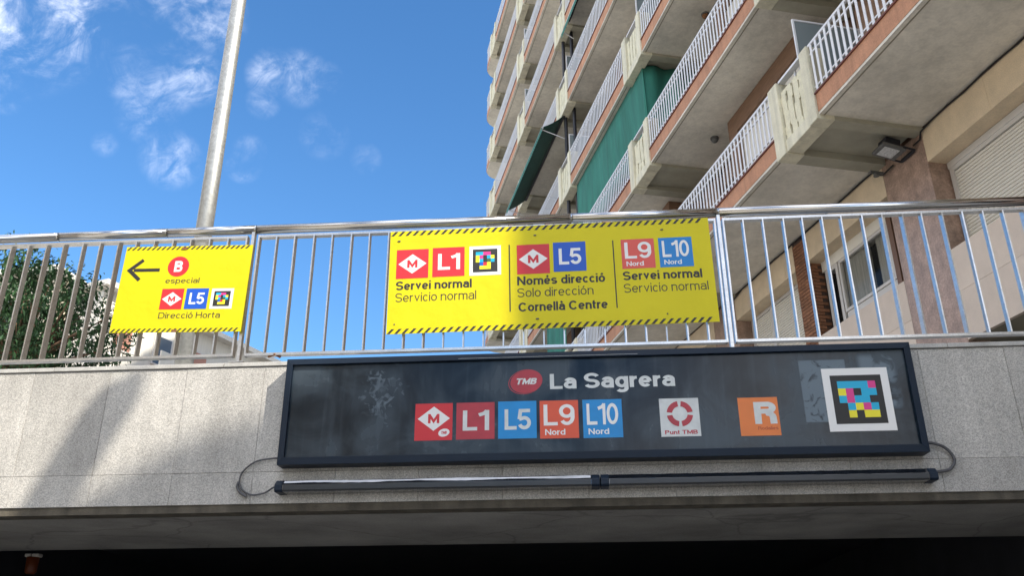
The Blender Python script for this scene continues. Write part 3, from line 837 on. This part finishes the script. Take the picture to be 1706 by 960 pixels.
# --- columns of brown marble, first floor cladding
for k, (p0, p1) in enumerate(PIERS):
    a, b = (9.10, 10.07) if k == 2 else (p0+.08, p1-.06)
    B('marble_pilaster', M_MARB, (1.60, 1.93, a, b, ZS, 8.60), bevel=.004)
    for f in range(8):
        z0 = F[f] - .32 + .33; z1 = (F[f+1] if f < 7 else TOPZ+.33) - .335
        B('pilaster', M_MARB, (1.60, 1.93, a+.1, b-.1, z0, z1))
def shutter(y0, y1, z0, z1, tx, near=True):
    fr = B('shutter_frame', M_PVC, (tx-.03, tx+.03, y0, y0+.07, z0, z1), (tx-.03, tx+.03, y1-.07, y1, z0, z1), (tx-.03, tx+.03, y0+.07, y1-.07, z1-.06, z1))
    mb = MB(); z = z0
    while z < z1 - .07:
        mb.prism([(tx+.02, y0+.071, bz(z)), (tx-.004, y0+.071, bz(z+.006)), (tx-.012, y0+.071, bz(z+.024)), (tx-.004, y0+.071, bz(z+.042)), (tx+.02, y0+.071, bz(z+.047))], (0, y1-y0-.142, 0)); z += .05
    o = mb.build('shutter_slats', M_SHUT, fr); o['kind'] = 'stuff'
    return fr
def framed_window(y0, y1, z0, z1, tx, m=M_PVC, div=2, w=.06, curtain=False):
    fr = MB()
    fr.box(tx-.03, tx+.03, y0, y1, bz(z0), bz(z0+w)); fr.box(tx-.03, tx+.03, y0, y1, bz(z1-w), bz(z1))
    n = div
    for i in range(n+1):
        yy = y0 + (y1-y0-w)*i/n
        fr.box(tx-.032, tx+.028, yy, yy+w, bz(z0+w), bz(z1-w))
    o = fr.build('window', m, bld)
    MB().box(tx-.004, tx+.004, y0+w, y1-w, bz(z0+w), bz(z1-w)).build('pane', M_CLEAR if curtain else M_GLASS, o)
    return o
BRH = .062
def brick_pillar(y0, y1, z0, z1):
    p = B('brick_pillar', M_MORT, (1.61, 1.93, y0+.012, y1-.004, z0, z1))
    full = MB().box(0, .10, 0, (y1-y0)*.64-.006, 0, BRH-.010).mesh('brick', M_BRICK)
    half = MB().box(0, .10, 0, (y1-y0)*.36-.006, 0, BRH-.010).mesh('brick', M_BRICK)
    side = MB().box(0, .205, 0, .02, 0, BRH-.010).mesh('brick', M_BRICK)
    side2 = MB().box(0, .10, 0, .02, 0, BRH-.010).mesh('brick', M_BRICK)
    z = z0; r = 0
    while z + BRH < z1:
        x = 1.597 + random.uniform(-.002, .002)
        L1 = (y1-y0)*.64; L2 = (y1-y0)*.36
        if r % 2: a = (full, y0), (half, y0+L1)
        else: a = (half, y0), (full, y0+L2)
        for me, yy in a: link('brick', me, p, (x + random.uniform(-.002, .002), yy, bz(z)))
        xx = (1.70, 1.80) if r % 2 else (1.70, 1.91)
        link('brick', side if r % 2 == 0 else side2, p, (1.70, y0-.004, bz(z)))
        z += BRH; r += 1
    return p
def cladding(y0, y1, z0=5.45, zm=6.10, z1=6.70):
    n = max(1, round((y1-y0)/1.0)); w = (y1-y0)/n
    for i in range(n):
        for a, b in ((z0, zm), (zm, z1)):
            B('stone_panel', M_BEIGE, (1.60 + random.uniform(-.0015, .0015), 1.66, y0+i*w+.0025, y0+(i+1)*w-.0025, a+.0025, b-.0025))
    B('parapet_core', M_JOINT, (1.655, 2.69, y0, y1, z0+.01, z1-.01))
def lintel(y0, y1):
    n = max(1, round((y1-y0)/1.35)); w = (y1-y0)/n
    for i in range(n):
        B('lintel_stone', M_LINT, (1.60 + random.uniform(-.001, .001), 1.925, y0+i*w+.002, y0+(i+1)*w-.002, 8.085, 8.60))
for k, (y0, y1) in enumerate(bays):
    a = 10.07 if k == 2 else y0 - .06; b = 9.10 if k == 1 else y1 + .08
    mid = a + (b-a)*.475 if k != 2 else 12.45
    mw = .38
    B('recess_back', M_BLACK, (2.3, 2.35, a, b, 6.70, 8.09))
    if k == 1:
        cladding(a, b); lintel(a, b)
        brick_pillar(a+1.6, a+1.98, 6.70, 8.08)
        B('shutter_box', M_PVC, (1.88, 2.2, a+1.98, b-.02, 7.985, 8.08))
        shutter(a+2.0, b-.03, 6.82, 7.985, 1.92)
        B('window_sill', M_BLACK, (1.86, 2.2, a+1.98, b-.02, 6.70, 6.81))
        B('marble_reveal', M_MARB, (1.94, 2.25, b-.025, b+.0, 6.70, 8.08))
    else:
        cladding(a, mid); cladding(mid+mw, b); lintel(a, mid-.0); lintel(mid+mw, b)
        brick_pillar(mid, mid+mw, ZS if False else 5.45, 8.60)
        if k == 2:
            # window with curtains, blind box and white lower panels
            B('blind_box', M_SHUT, (1.86, 2.1, 10.55, 12.42, 7.90, 8.085))
            wf = framed_window(10.55, 11.95, 6.98, 7.90, 1.90, M_PVC, 1, .05, True)
            B('white_panel', M_PVC, (1.885, 1.93, 10.55, 11.93, 6.70, 6.975))
            B('curtain', M_CURT, (1.95, 1.99, 11.2, 11.99, 6.76, 7.88)); B('curtain', M_CURT, (1.955, 1.985, 10.62, 11.0, 6.99, 7.88))
            framed_window(11.98, 12.36, 6.72, 7.90, 1.90, M_PVC, 1, .07, True)
            B('door_frame', M_TIMB, (1.86, 1.94, 10.50, 10.545, 6.70, 8.08))
            B('door_leaf', M_TIMB, (1.86, 1.93, 10.44, 10.50, 6.70, 8.08))
        else:
            shutter(a+.05, mid-.03, 6.72, 8.08, 1.92)
        shutter(mid+mw+.02, b-.05, 6.72, 8.08, 1.92)
        B('shutter_mullion', M_PVC, (1.87, 1.95, (mid+mw+b)/2+.25, (mid+mw+b)/2+.33, 6.72, 8.02))
# --- balconies
bal_w = .046
def railing(y0, y1, f, single, parent_name='balcony_railing'):
    z = F[f]; L = y1 - y0
    mb = MB()
    mb.box(.0, .045, y0, y1, bz(z+.80), bz(z+.84)); mb.box(.012, .032, y0, y1, bz(z+.665), bz(z+.69)); mb.box(.012, .032, y0, y1, bz(z+.105), bz(z+.13))
    n = max(2, int(round(L / .125))); ys = [y0 + L*(i+.5)/n for i in range(n)]
    if single:
        o = mb.build(parent_name, M_WRAIL, bld)
        me = MB().box(.002, .0105, -bal_w/2, bal_w/2, bz(z+.045), bz(z+.80)).mesh('baluster', M_WRAIL)
        for y in ys: link('baluster', me, o, (random.uniform(-.001,.001), y, 0))
    else:
        for y in ys: mb.box(.002, .0105, y-bal_w/2, y+bal_w/2, bz(z+.045), bz(z+.80))
        o = mb.build(parent_name, M_WRAIL, bld)
    return o
def balcony(y0, y1, f, single=False):
    z = F[f]
    sl = B('balcony_slab', M_CONC, (.025, 1.595, y0, y1, z-.33, z-.012))
    B('fascia', M_TERRA, (.0, .024, y0, y1, z-.292, z-.012), parent=sl)
    B('drip_lip', M_CONC, (.006, .0245, y0, y1, z-.335, z-.294), parent=sl)
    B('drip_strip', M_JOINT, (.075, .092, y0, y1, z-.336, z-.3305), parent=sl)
    B('tile_nosing', M_NOSE, (-.022, .30, y0, y1, z-.011, z+.012), parent=sl)
    railing(y0, y1, f, single)
def pier(p0, p1, f):
    z = F[f]
    a = .21; b = .27
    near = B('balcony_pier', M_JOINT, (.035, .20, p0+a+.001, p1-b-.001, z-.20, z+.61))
    B('pier_post', M_CREAM, (-.035, .24, p0, p0+a, z-.40, z+.83), parent=near, bevel=.012)
    B('pier_post', M_CREAM, (-.045, .26, p1-b, p1, z-.42, z+.83), parent=near, bevel=.012)
    B('ledge', M_CREAM, (-.02, .235, p0+a+.001, p1-b-.001, z-.40, z-.205), parent=near, bevel=.01)
    n = 4; w = (p1-b-p0-a)/n
    for i in range(n):
        rnd = random.Random(i*13+f*7); y = p0+a+w*(i+.10); e = w*.80; hs = [0]
        while hs[-1] < .80: hs.append(min(.83, hs[-1] + rnd.uniform(.07, .2)))
        sh = [rnd.choice((-1, 0, 1))*w*.085 for _ in hs]; A_ = []; B_ = []
        for q in range(len(hs)-1):
            A_ += [(y+sh[q], hs[q]), (y+sh[q], hs[q+1]-.012)]; B_ += [(y+e+sh[q], hs[q]), (y+e+sh[q], hs[q+1]-.012)]
        mb = MB().prism([(.004, yy, bz(z-.194+hh)) for yy, hh in A_ + B_[::-1]], (.0305, 0, 0))
        mb.build('rib', M_RIB, near)
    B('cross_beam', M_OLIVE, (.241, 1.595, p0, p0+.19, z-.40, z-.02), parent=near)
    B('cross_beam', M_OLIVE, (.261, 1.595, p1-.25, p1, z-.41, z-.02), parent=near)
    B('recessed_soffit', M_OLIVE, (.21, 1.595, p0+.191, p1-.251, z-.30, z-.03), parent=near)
    B('rail_over_pier', M_WRAIL, (.0, .10, p0+a, p1-b, z+.81, z+.85), (.07, .095, p0+a+.3, p0+a+.33, z+.64, z+.80), parent=near)
def partition(s, f):
    z = F[f]
    o = B('partition_screen', M_WRAIL, (.10, .13, s-.015, s+.015, z+.0, z+1.68), (.131, 1.2, s-.015, s+.015, z+1.65, z+1.68), (1.2, 1.23, s-.015, s+.015, z, z+1.68))
    B('pane', M_PART, (.131, 1.199, s-.004, s+.004, z+.02, z+1.649), parent=o)
NEAR = {(2, 0), (1, 0), (2, 1), (3, 1)}
for f in range(8):
    for k, (y0, y1) in enumerate(bays): balcony(y0, y1, f, (k, f) in NEAR)
    for p0, p1 in PIERS: pier(p0, p1, f)
    for k, (p0, p1) in enumerate(PIERS[1:-1]):
        if (k + f) % 4 != 3: partition(p0 + .42, f)
    # rounded far corner balcony
    z = F[f]; mb = MB(); R = .75; y0 = 34.2; y1 = 35.15
    out = [(.02, y0), (.02, y1)] + [(.02 + R*(1-cos(radians(a))), y1 + R*sin(radians(a))) for a in range(15, 91, 15)] + [(1.59, y1+R), (1.59, y0)]
    sl = MB().prism([(x, y, bz(z-.33)) for x, y in out], (0, 0, .318)).build('balcony_slab', M_CONC, bld)
    MB().prism([(x-.02 if x < 1 else x, y+.02 if y > y1 else y, bz(z-.28)) for x, y in out], (0, 0, .25)).build('fascia', M_TERRA, sl)
    mb = MB(); pts = []
    for i in range(len(out)-2):
        p, q = Vector(out[i]), Vector(out[i+1]); n = max(1, int((q-p).length/.13))
        for j in range(n): c = p + (q-p)*(j+.5)/n; mb.box(c.x-.012, c.x+.012, c.y-.012, c.y+.012, bz(z), bz(z+.8))
    mb.tube([(x, y, bz(z+.82)) for x, y in out[:-1]], .025, 6)
    mb.build('balcony_railing', M_WRAIL, bld)
    # wall behind the balcony: lintel band, windows with roller shutters
    zt = (F[f+1] if f < 7 else TOPZ + .33) - .34
    for k, (y0, y1) in enumerate(bays):
        B('lintel_band', M_MARB, (1.62, 1.94, y0+.0, y1-.0, zt-.42, zt-.002))
        c = (y0+y1)/2
        if y1 - y0 > 3.5:
            pe = y0 + 3.25
            B('projecting_wall', M_BWALL, (.97, 1.61, y0+.3, pe, zt-.40, zt-.004), (.97, 1.61, pe-.35, pe, F[f]+.01, zt-.401))
            B('window_front', M_SHUT, (1.06, 1.12, y0+.35, pe-.36, F[f]+.02, zt-.41))
            framed_window(pe+.1, y1-.1, F[f]+.05, zt-.43, 1.90, M_PVC, 1); continue
        if y1 - y0 < 3.5:
            framed_window(y0+.6, y1-.6, F[f]+.02, zt-.43, 1.91, M_PVC, 2); continue
        shutter(y0+.35, c-.3, F[f]+.9 if (k+f) % 3 else F[f]+.05, zt-.43, 1.90) if k in (1,2,3) and f < 3 else B('shutter', M_SHUT, (1.88, 1.94, y0+.35, c-.3, F[f]+(.9 if (k+f)%3 else .05), zt-.43))
        framed_window(c+.3, y1-.35, F[f]+.05, zt-.43, 1.91, M_PVC, 2)
# rooftop railing of the far end is the top balcony rail itself

# --- cables along the wall head of the first balcony soffits
def bcable(label, pts, r=.014):
    P = [bpos(*p) for p in pts]; o0 = Vector(P[0])
    o = MB().tube([tuple(Vector(p)-o0) for p in P], r, 6).build('wall_cable', M_BCABLE, None, tuple(o0), smooth=True)
    return tag(o, label, 'cable')
rnd = random.Random(4)
bcable('sagging black cable under the right hand balcony soffit above the beige lintel', [(1.575+rnd.uniform(-.01,.008), 4.2+.33*i, 8.600+rnd.uniform(-.012,.012)) for i in range(15)] + [(1.56, 9.06, 8.55), (1.57, 9.12, 8.46), (1.55, 9.25, 8.44)])
bcable('sagging black cable under the middle balcony soffit above lintel and brick pillar', [(1.56, 9.75, 8.42), (1.55, 10.0, 8.40), (1.56, 10.18, 8.50)] + [(1.575+rnd.uniform(-.01,.008), 10.25+.35*i, 8.600+rnd.uniform(-.012,.012)) for i in range(14)] + [(1.57, 15.2, 8.52)])

# --- floodlight on the column
t = thing('floodlight', 'grey rectangular floodlight under the concrete pier beam above marble column', 'lamp', bpos(1.30, 9.42, 8.45), BROT)
mb = MB(); mb.prism([(-.20,-.15,-.06),(.16,-.15,-.06),(.16,.15,-.06),(-.20,.15,-.06)], (.0,0,.05)); body = mb.build('housing', M_LAMPG, t, bevel=.012)
MB().prism([(-.13,-.10,-.005),(.10,-.10,-.005),(.10,.10,-.005),(-.13,.10,-.005)], (0,0,.14)).build('ballast_box', M_PIPE, t, bevel=.01)
MB().box(-.15,.08,-.105,.105,-.066,-.061).build('glass', M_LGLS, t)
mb = MB(); mb.box(.10,.28,-.175,-.152,-.04,-.02); mb.box(.10,.28,.152,.175,-.04,-.02); mb.box(.262,.288,-.151,.151,-.05,.0); mb.build('bracket', M_PIPE, t)
t.rotation_euler = (0, radians(10), BROT)
t = thing('small_spotlight', 'small grey spotlight below the floodlight at the end of the pier beam', 'lamp', bpos(1.42, 9.98, 8.40), BROT)
MB().tube([(0,0,.02),(0,0,-.05)], [.03,.045], 12).build('lamp_body', M_LAMPG, t)
MB().box(-.10,.12,-.02,.02,.0,.03).build('bracket', M_LAMPG, t)
def ceiling_lamp(s, tt, f, label):
    t = thing('ceiling_lamp', label, 'lamp', bpos(tt, s, F[f]-.33), BROT, 'round lamps under balcony soffits')
    MB().tube([(0,0,0),(0,0,-.035)], .085, 16).build('base', M_LAMPG, t)
    mb = MB(); P = [(0,0,-.036),(0,0,-.07),(0,0,-.105),(0,0,-.12)]; mb.tube(P, [.072,.07,.045,.012], 16); mb.build('globe', M_RUST if f == 2 else M_LAMPG, t, smooth=True)
ceiling_lamp(14.0, .94, 1, 'round lamp on the grey soffit beside the cream pier, lower of the two')
ceiling_lamp(13.7, .90, 2, 'rusty round lamp on the grey soffit near the top edge of the photo')

# --- green netting, awnings and downpipes
def cloth(name, label, cat, fn, nu, nv, m, th=.006, group=None):
    """fn(u,v) -> (t,s,z) of the building frame"""
    o0 = Vector(bpos(*fn(0, 0))); mb = MB()
    for i in range(nu+1):
        for j in range(nv+1): mb.v.append(tuple(Vector(bpos(*fn(i/nu, j/nv))) - o0))
    for i in range(nu):
        for j in range(nv):
            a = i*(nv+1)+j; mb.f.append((a, a+nv+1, a+nv+2, a+1))
    o = mb.build(name, m, None, tuple(o0), smooth=True)
    md = o.modifiers.new('thickness', 'SOLIDIFY'); md.thickness = th
    return tag(o, label, cat, group) if label else o
def netfront(u, v):
    s = 15.62 + u*5.55; z = F[2] - .345 - v*(2.0 if u > .12 else 2.0)
    fold = (.02*sin(s*7.3 + v*1.5 + sin(s*2.2)*2) + .035*sin(s*2.6 + 1 + v) + .012*sin(s*15 + 3*sin(s*1.7)))*v**.6
    return (.16 + fold + .10*v*(1-u), s, z)
def netside(u, v):
    tt = .17 + u*1.38
    return (tt, 15.60 + .05*sin(tt*11+v) + .1*v*sin(tt*5), F[2] - .345 - v*2.05)
cloth('shade_net', 'green netting hung along the balcony beyond the cream pier, under its soffit', 'net', netfront, 110, 8, M_NET)
cloth('shade_net', 'darker end piece of green netting closing the balcony side behind the pier', 'net', netside, 30, 6, M_NET)
cloth('shade_net', 'small lower piece of green netting beyond the black downpipes, seen under the yellow notice', 'net', lambda u, v: (.13+.02*sin(u*22), 22.7+u*2.2, F[1]-.345-v*2.2), 30, 4, M_NET)
def awning(s0, s1, z, out, drop, label, m=M_AWN):
    t = thing('awning', label, 'awning', bpos(.05, (s0+s1)/2, z), BROT)
    h = (s1-s0)/2; n = 24; mb = MB()
    for i in range(n+1):
        y = -h + 2*h*i/n
        for q in range(5): v = q/4; mb.v.append((-.02 - out*v, y, -drop*v - .05*sin(pi*v)))
    for i in range(n):
        for q in range(4): a = i*5+q; mb.f.append((a, a+5, a+6, a+1))
    o = mb.build('canopy', m, t, smooth=True); md = o.modifiers.new('thickness', 'SOLIDIFY'); md.thickness = .008
    MB().tube([(0,-h,.03),(0,h,.03)], .05, 10).build('roller', M_PIPE, t)
    mb = MB(); k = 40
    for i in range(k): y = -h + 2*h*i/k; mb.prism([(-out-.03,y,-drop),(-out-.03,y+2*h/k,-drop),(-out-.03,y+2*h/k*.85,-drop-.16),(-out-.03,y+2*h/k*.15,-drop-.16)], (-.005,0,0))
    mb.build('valance', M_AWNE, t)
    MB().box(-out-.03, -out+.02, -h, h, -drop-.02, -drop+.02).build('front_bar', M_WRAIL, t)
    for y in (-h+.12, h-.12): MB().tube([(.1,y,-.75),(-out,y,-drop)], .014, 6).build('arm', M_WRAIL, t)
    return t
awning(21.9, 27.3, F[3]-.42, .68, .50, 'large dark green awning hanging out beyond the black downpipes, above the handrail')
awning(16.5, 21.0, F[4]-.42, .22, .55, 'partly rolled green awning under the topmost balcony beside the downpipes')
awning(34.3, 35.6, F[4]-.42, .35, 1.1, 'narrow green awning at the far rounded corner of the building against the sky')
for dy, lab in ((21.62, 'first black downpipe running up behind the cream piers, nearer the camera'), (22.02, 'second black downpipe just left of the first, running up behind the cream piers')):
    p = bpos(.14 if dy > 21.9 else .30, dy, ZS)
    t = tag(MB().tube([(0,0,0),(0,0,TOPZ-ZS)], .055, 12).build('downpipe', M_PIPE, None, p, smooth=True), lab, 'pipe')

# ------------------------------------------------------------------ unseen neighbour behind the camera, roof shaped to cast the low wall shadow
nb = thing('shadow_caster_building', 'unseen lower building across the side street, sloped roof edge shaped to cast shadow', 'building', bpos(4.4, -8.7, ZS), BROT)
zr = NBZ = 18.0 - ZS
MB().prism([(-4.5,0,0),(-4.5,0,zr-2.06),(0,0,zr),(9,0,zr),(9,0,0)], (0,-12,0)).build('wall', M_WALLW, nb)
for i in range(4):
    for j in range(3):
        o = MB().box(-3.6+i*3, -2.4+i*3, -.0, .03, 2.2+j*3.2, 3.7+j*3.2).build('window', M_PVC, nb)
        MB().box(-3.5+i*3, -2.5+i*3, .031, .04, 2.3+j*3.2, 3.6+j*3.2).build('pane', M_GLASS, o)
# unseen lamp shape added to cast the slanting shadow band on the wall
T0 = Vector((-3.06, 5.62, 3.50)) + SUN*10; ed = Vector((.51, -.68, 0)).normalized()
lp = T0 + ed*2.6
t = thing('lamp_shaped_caster', 'unseen lamp-shaped shadow caster with a long flat head, added beside the court', 'lamp post', (lp.x, lp.y, ZS-.01))
hz = T0.z - ZS
MB().tube([(0,0,0),(0,0,hz-.1)], [.08,.05], 14).build('pole', M_GALV, t, smooth=True)
d = -ed; side = Vector((-d.y, d.x, 0))
def pt(a, b, z): v = d*a + side*b; return (v.x, v.y, z)
MB().prism([pt(-.1,-.12,hz-.1), pt(2.45,-.13,hz-.1), pt(2.6,-.09,hz-.1), pt(2.6,.09,hz-.1), pt(2.45,.13,hz-.1), pt(-.1,.12,hz-.1)], (0,0,.12)).build('lamp_head', M_LAMPG, t, bevel=.02)

# ------------------------------------------------------------------ trees
def tree(name, label, loc, height, crown_c, crown_r, n_clump, leaf, seed, leafmat, trunk_r=.09, leaf_per=26, group=None, droop=.5):
    rnd = random.Random(seed)
    t = thing(name, label, 'tree', loc)
    mb = MB(); cc = Vector(crown_c)
    mb.tube(smooth_path([(0,0,0),(.05,0,height*.3),(cc.x*.5,cc.y*.5,height*.55),(cc.x,cc.y,cc.z)], 5), [trunk_r*(1-.045*i) for i in range(16)], 8)
    centres = []
    for i in range(n_clump):
        while True:
            p = Vector((rnd.uniform(-1,1), rnd.uniform(-1,1), rnd.uniform(-1,1)))
            if .25 < p.length < 1: break
        p *= 1 + .22*sin(p.x*5+seed)*cos(p.z*4)
        c = cc + Vector((p.x*crown_r[0], p.y*crown_r[1], p.z*crown_r[2])); centres.append(c)
    for i, c in enumerate(centres):
        if i % 3 == 0:
            st = Vector((cc.x*.6, cc.y*.6, cc.z - crown_r[2]*.75)); mid = (st + c)/2 + Vector((rnd.uniform(-.1,.1), rnd.uniform(-.1,.1), .08))
            mb.tube([st, mid, c], [trunk_r*.32, trunk_r*.2, .006], 5)
    mb.build('trunk', M_BARK, t, smooth=True)
    lb = MB()
    for c in centres:
        R = rnd.uniform(.5, 1.2) * crown_r[0] * .19
        for k in range(leaf_per):
            q = Vector((rnd.gauss(0,.5), rnd.gauss(0,.5), rnd.gauss(0,.5))) * R + c
            a = rnd.uniform(0, 2*pi); el = rnd.uniform(-1.2, .5) - droop*.3
            dr = Vector((cos(a)*cos(el), sin(a)*cos(el), sin(el))); sd = dr.cross(Vector((rnd.uniform(-.4,.4), rnd.uniform(-.4,.4), 1))).normalized()
            nrm = sd.cross(dr); l = leaf*rnd.uniform(.7, 1.3); w = l*.17
            lb.v += [tuple(q), tuple(q + dr*l*.45 + sd*w + nrm*.1*l), tuple(q + dr*l - nrm*.1*l), tuple(q + dr*l*.45 - sd*w + nrm*.1*l), tuple(q + dr*l*.5)]
            n = len(lb.v) - 5
            lb.f += [(n, n+1, n+4), (n+1, n+2, n+4), (n, n+4, n+3), (n+3, n+4, n+2)]
    me = bpy.data.meshes.new('crown'); me.from_pydata(lb.v, [], lb.f); me.materials.append(leafmat)
    link('crown', me, t)
    return t
tree('street_tree', 'dense dark green tree with drooping leaves behind the left end of railing', (-7.0, 10.2, ZS), 1.9, (.05, 0, 2.15), (1.15, 1.0, .95), 210, .092, 11, M_LEAF, .10, 46)
tree('street_tree', 'partly hidden tree at the far left edge, its trunk behind the first bars', (-8.9, 10.6, ZS), 1.9, (-.1, 0, 2.2), (1.0, .9, .75), 120, .092, 5, M_LEAF, .09, 34)
tree('distant_tree', 'tiny distant treetop just showing above the bottom rail left of the long notice', (-5.05, 26.0, ZS), 6, (0, 0, 4.5), (1.6, 1.6, 1.9), 90, .28, 21, M_LEAF, .15, 20)

# ------------------------------------------------------------------ pale blocks beyond the railing on the left
def far_block(label, corner, ang, length, depth, ztop, floors, wallm, seed):
    """local x runs along the front, local y goes back"""
    t = thing('apartment_block', label, 'building', (corner[0], corner[1], ZS), ang)
    H = ztop - ZS; MB().box(0, length, 0, depth, 0, H).build('wall', wallm, t)
    MB().box(-.3, length+.3, -.45, depth+.3, H, H+.22).build('roof', M_WALLW, t)
    fh = H / floors; rnd = random.Random(seed)
    for f in range(floors):
        z = f*fh
        if f:
            MB().box(2.2, length-1.5, -1.1, -.002, z-.12, z+.12).build('balcony_slab', M_WBRN, t)
            MB().box(2.2, length-1.5, -1.16, -1.101, z-.10, z+.95).build('balcony_parapet', M_WALLW, t)
        x = .7
        while x < length - 1.6:
            w = 1.0; o = MB().box(x, x+w, -.06, -.003, z+.75, z+2.05).build('window', M_PVC, t)
            MB().box(x+.07, x+w-.07, -.07, -.061, z+.82, z+1.98).build('pane', M_GLASS if rnd.random() > .5 else M_RSH, o)
            x += 2.1
    return t
d2 = Vector(((0.3322,0.9432)))
far_block('white apartment block with brown balcony soffits behind the lamp post and small notice', (-17.8, 30.0), math.atan2(d2[1], d2[0]), 34, 9, 15.3, 4, M_WALLW, 2)
far_block('cream apartment block seen through the leaves at the left edge', (-37.0, 31.5), radians(-6), 17.5, 9, 15.8, 4, M_WALLC, 3)

op = bpos(-25, -34, ZS)  # unseen row opposite, added to bounce warm sunlight onto the facade
far_block('unseen cream terrace of houses opposite, behind the camera, added to bounce sunlight', (op[0], op[1]), BROT + pi/2, 50, 10, 17.0, 4, M_WALLW, 8)
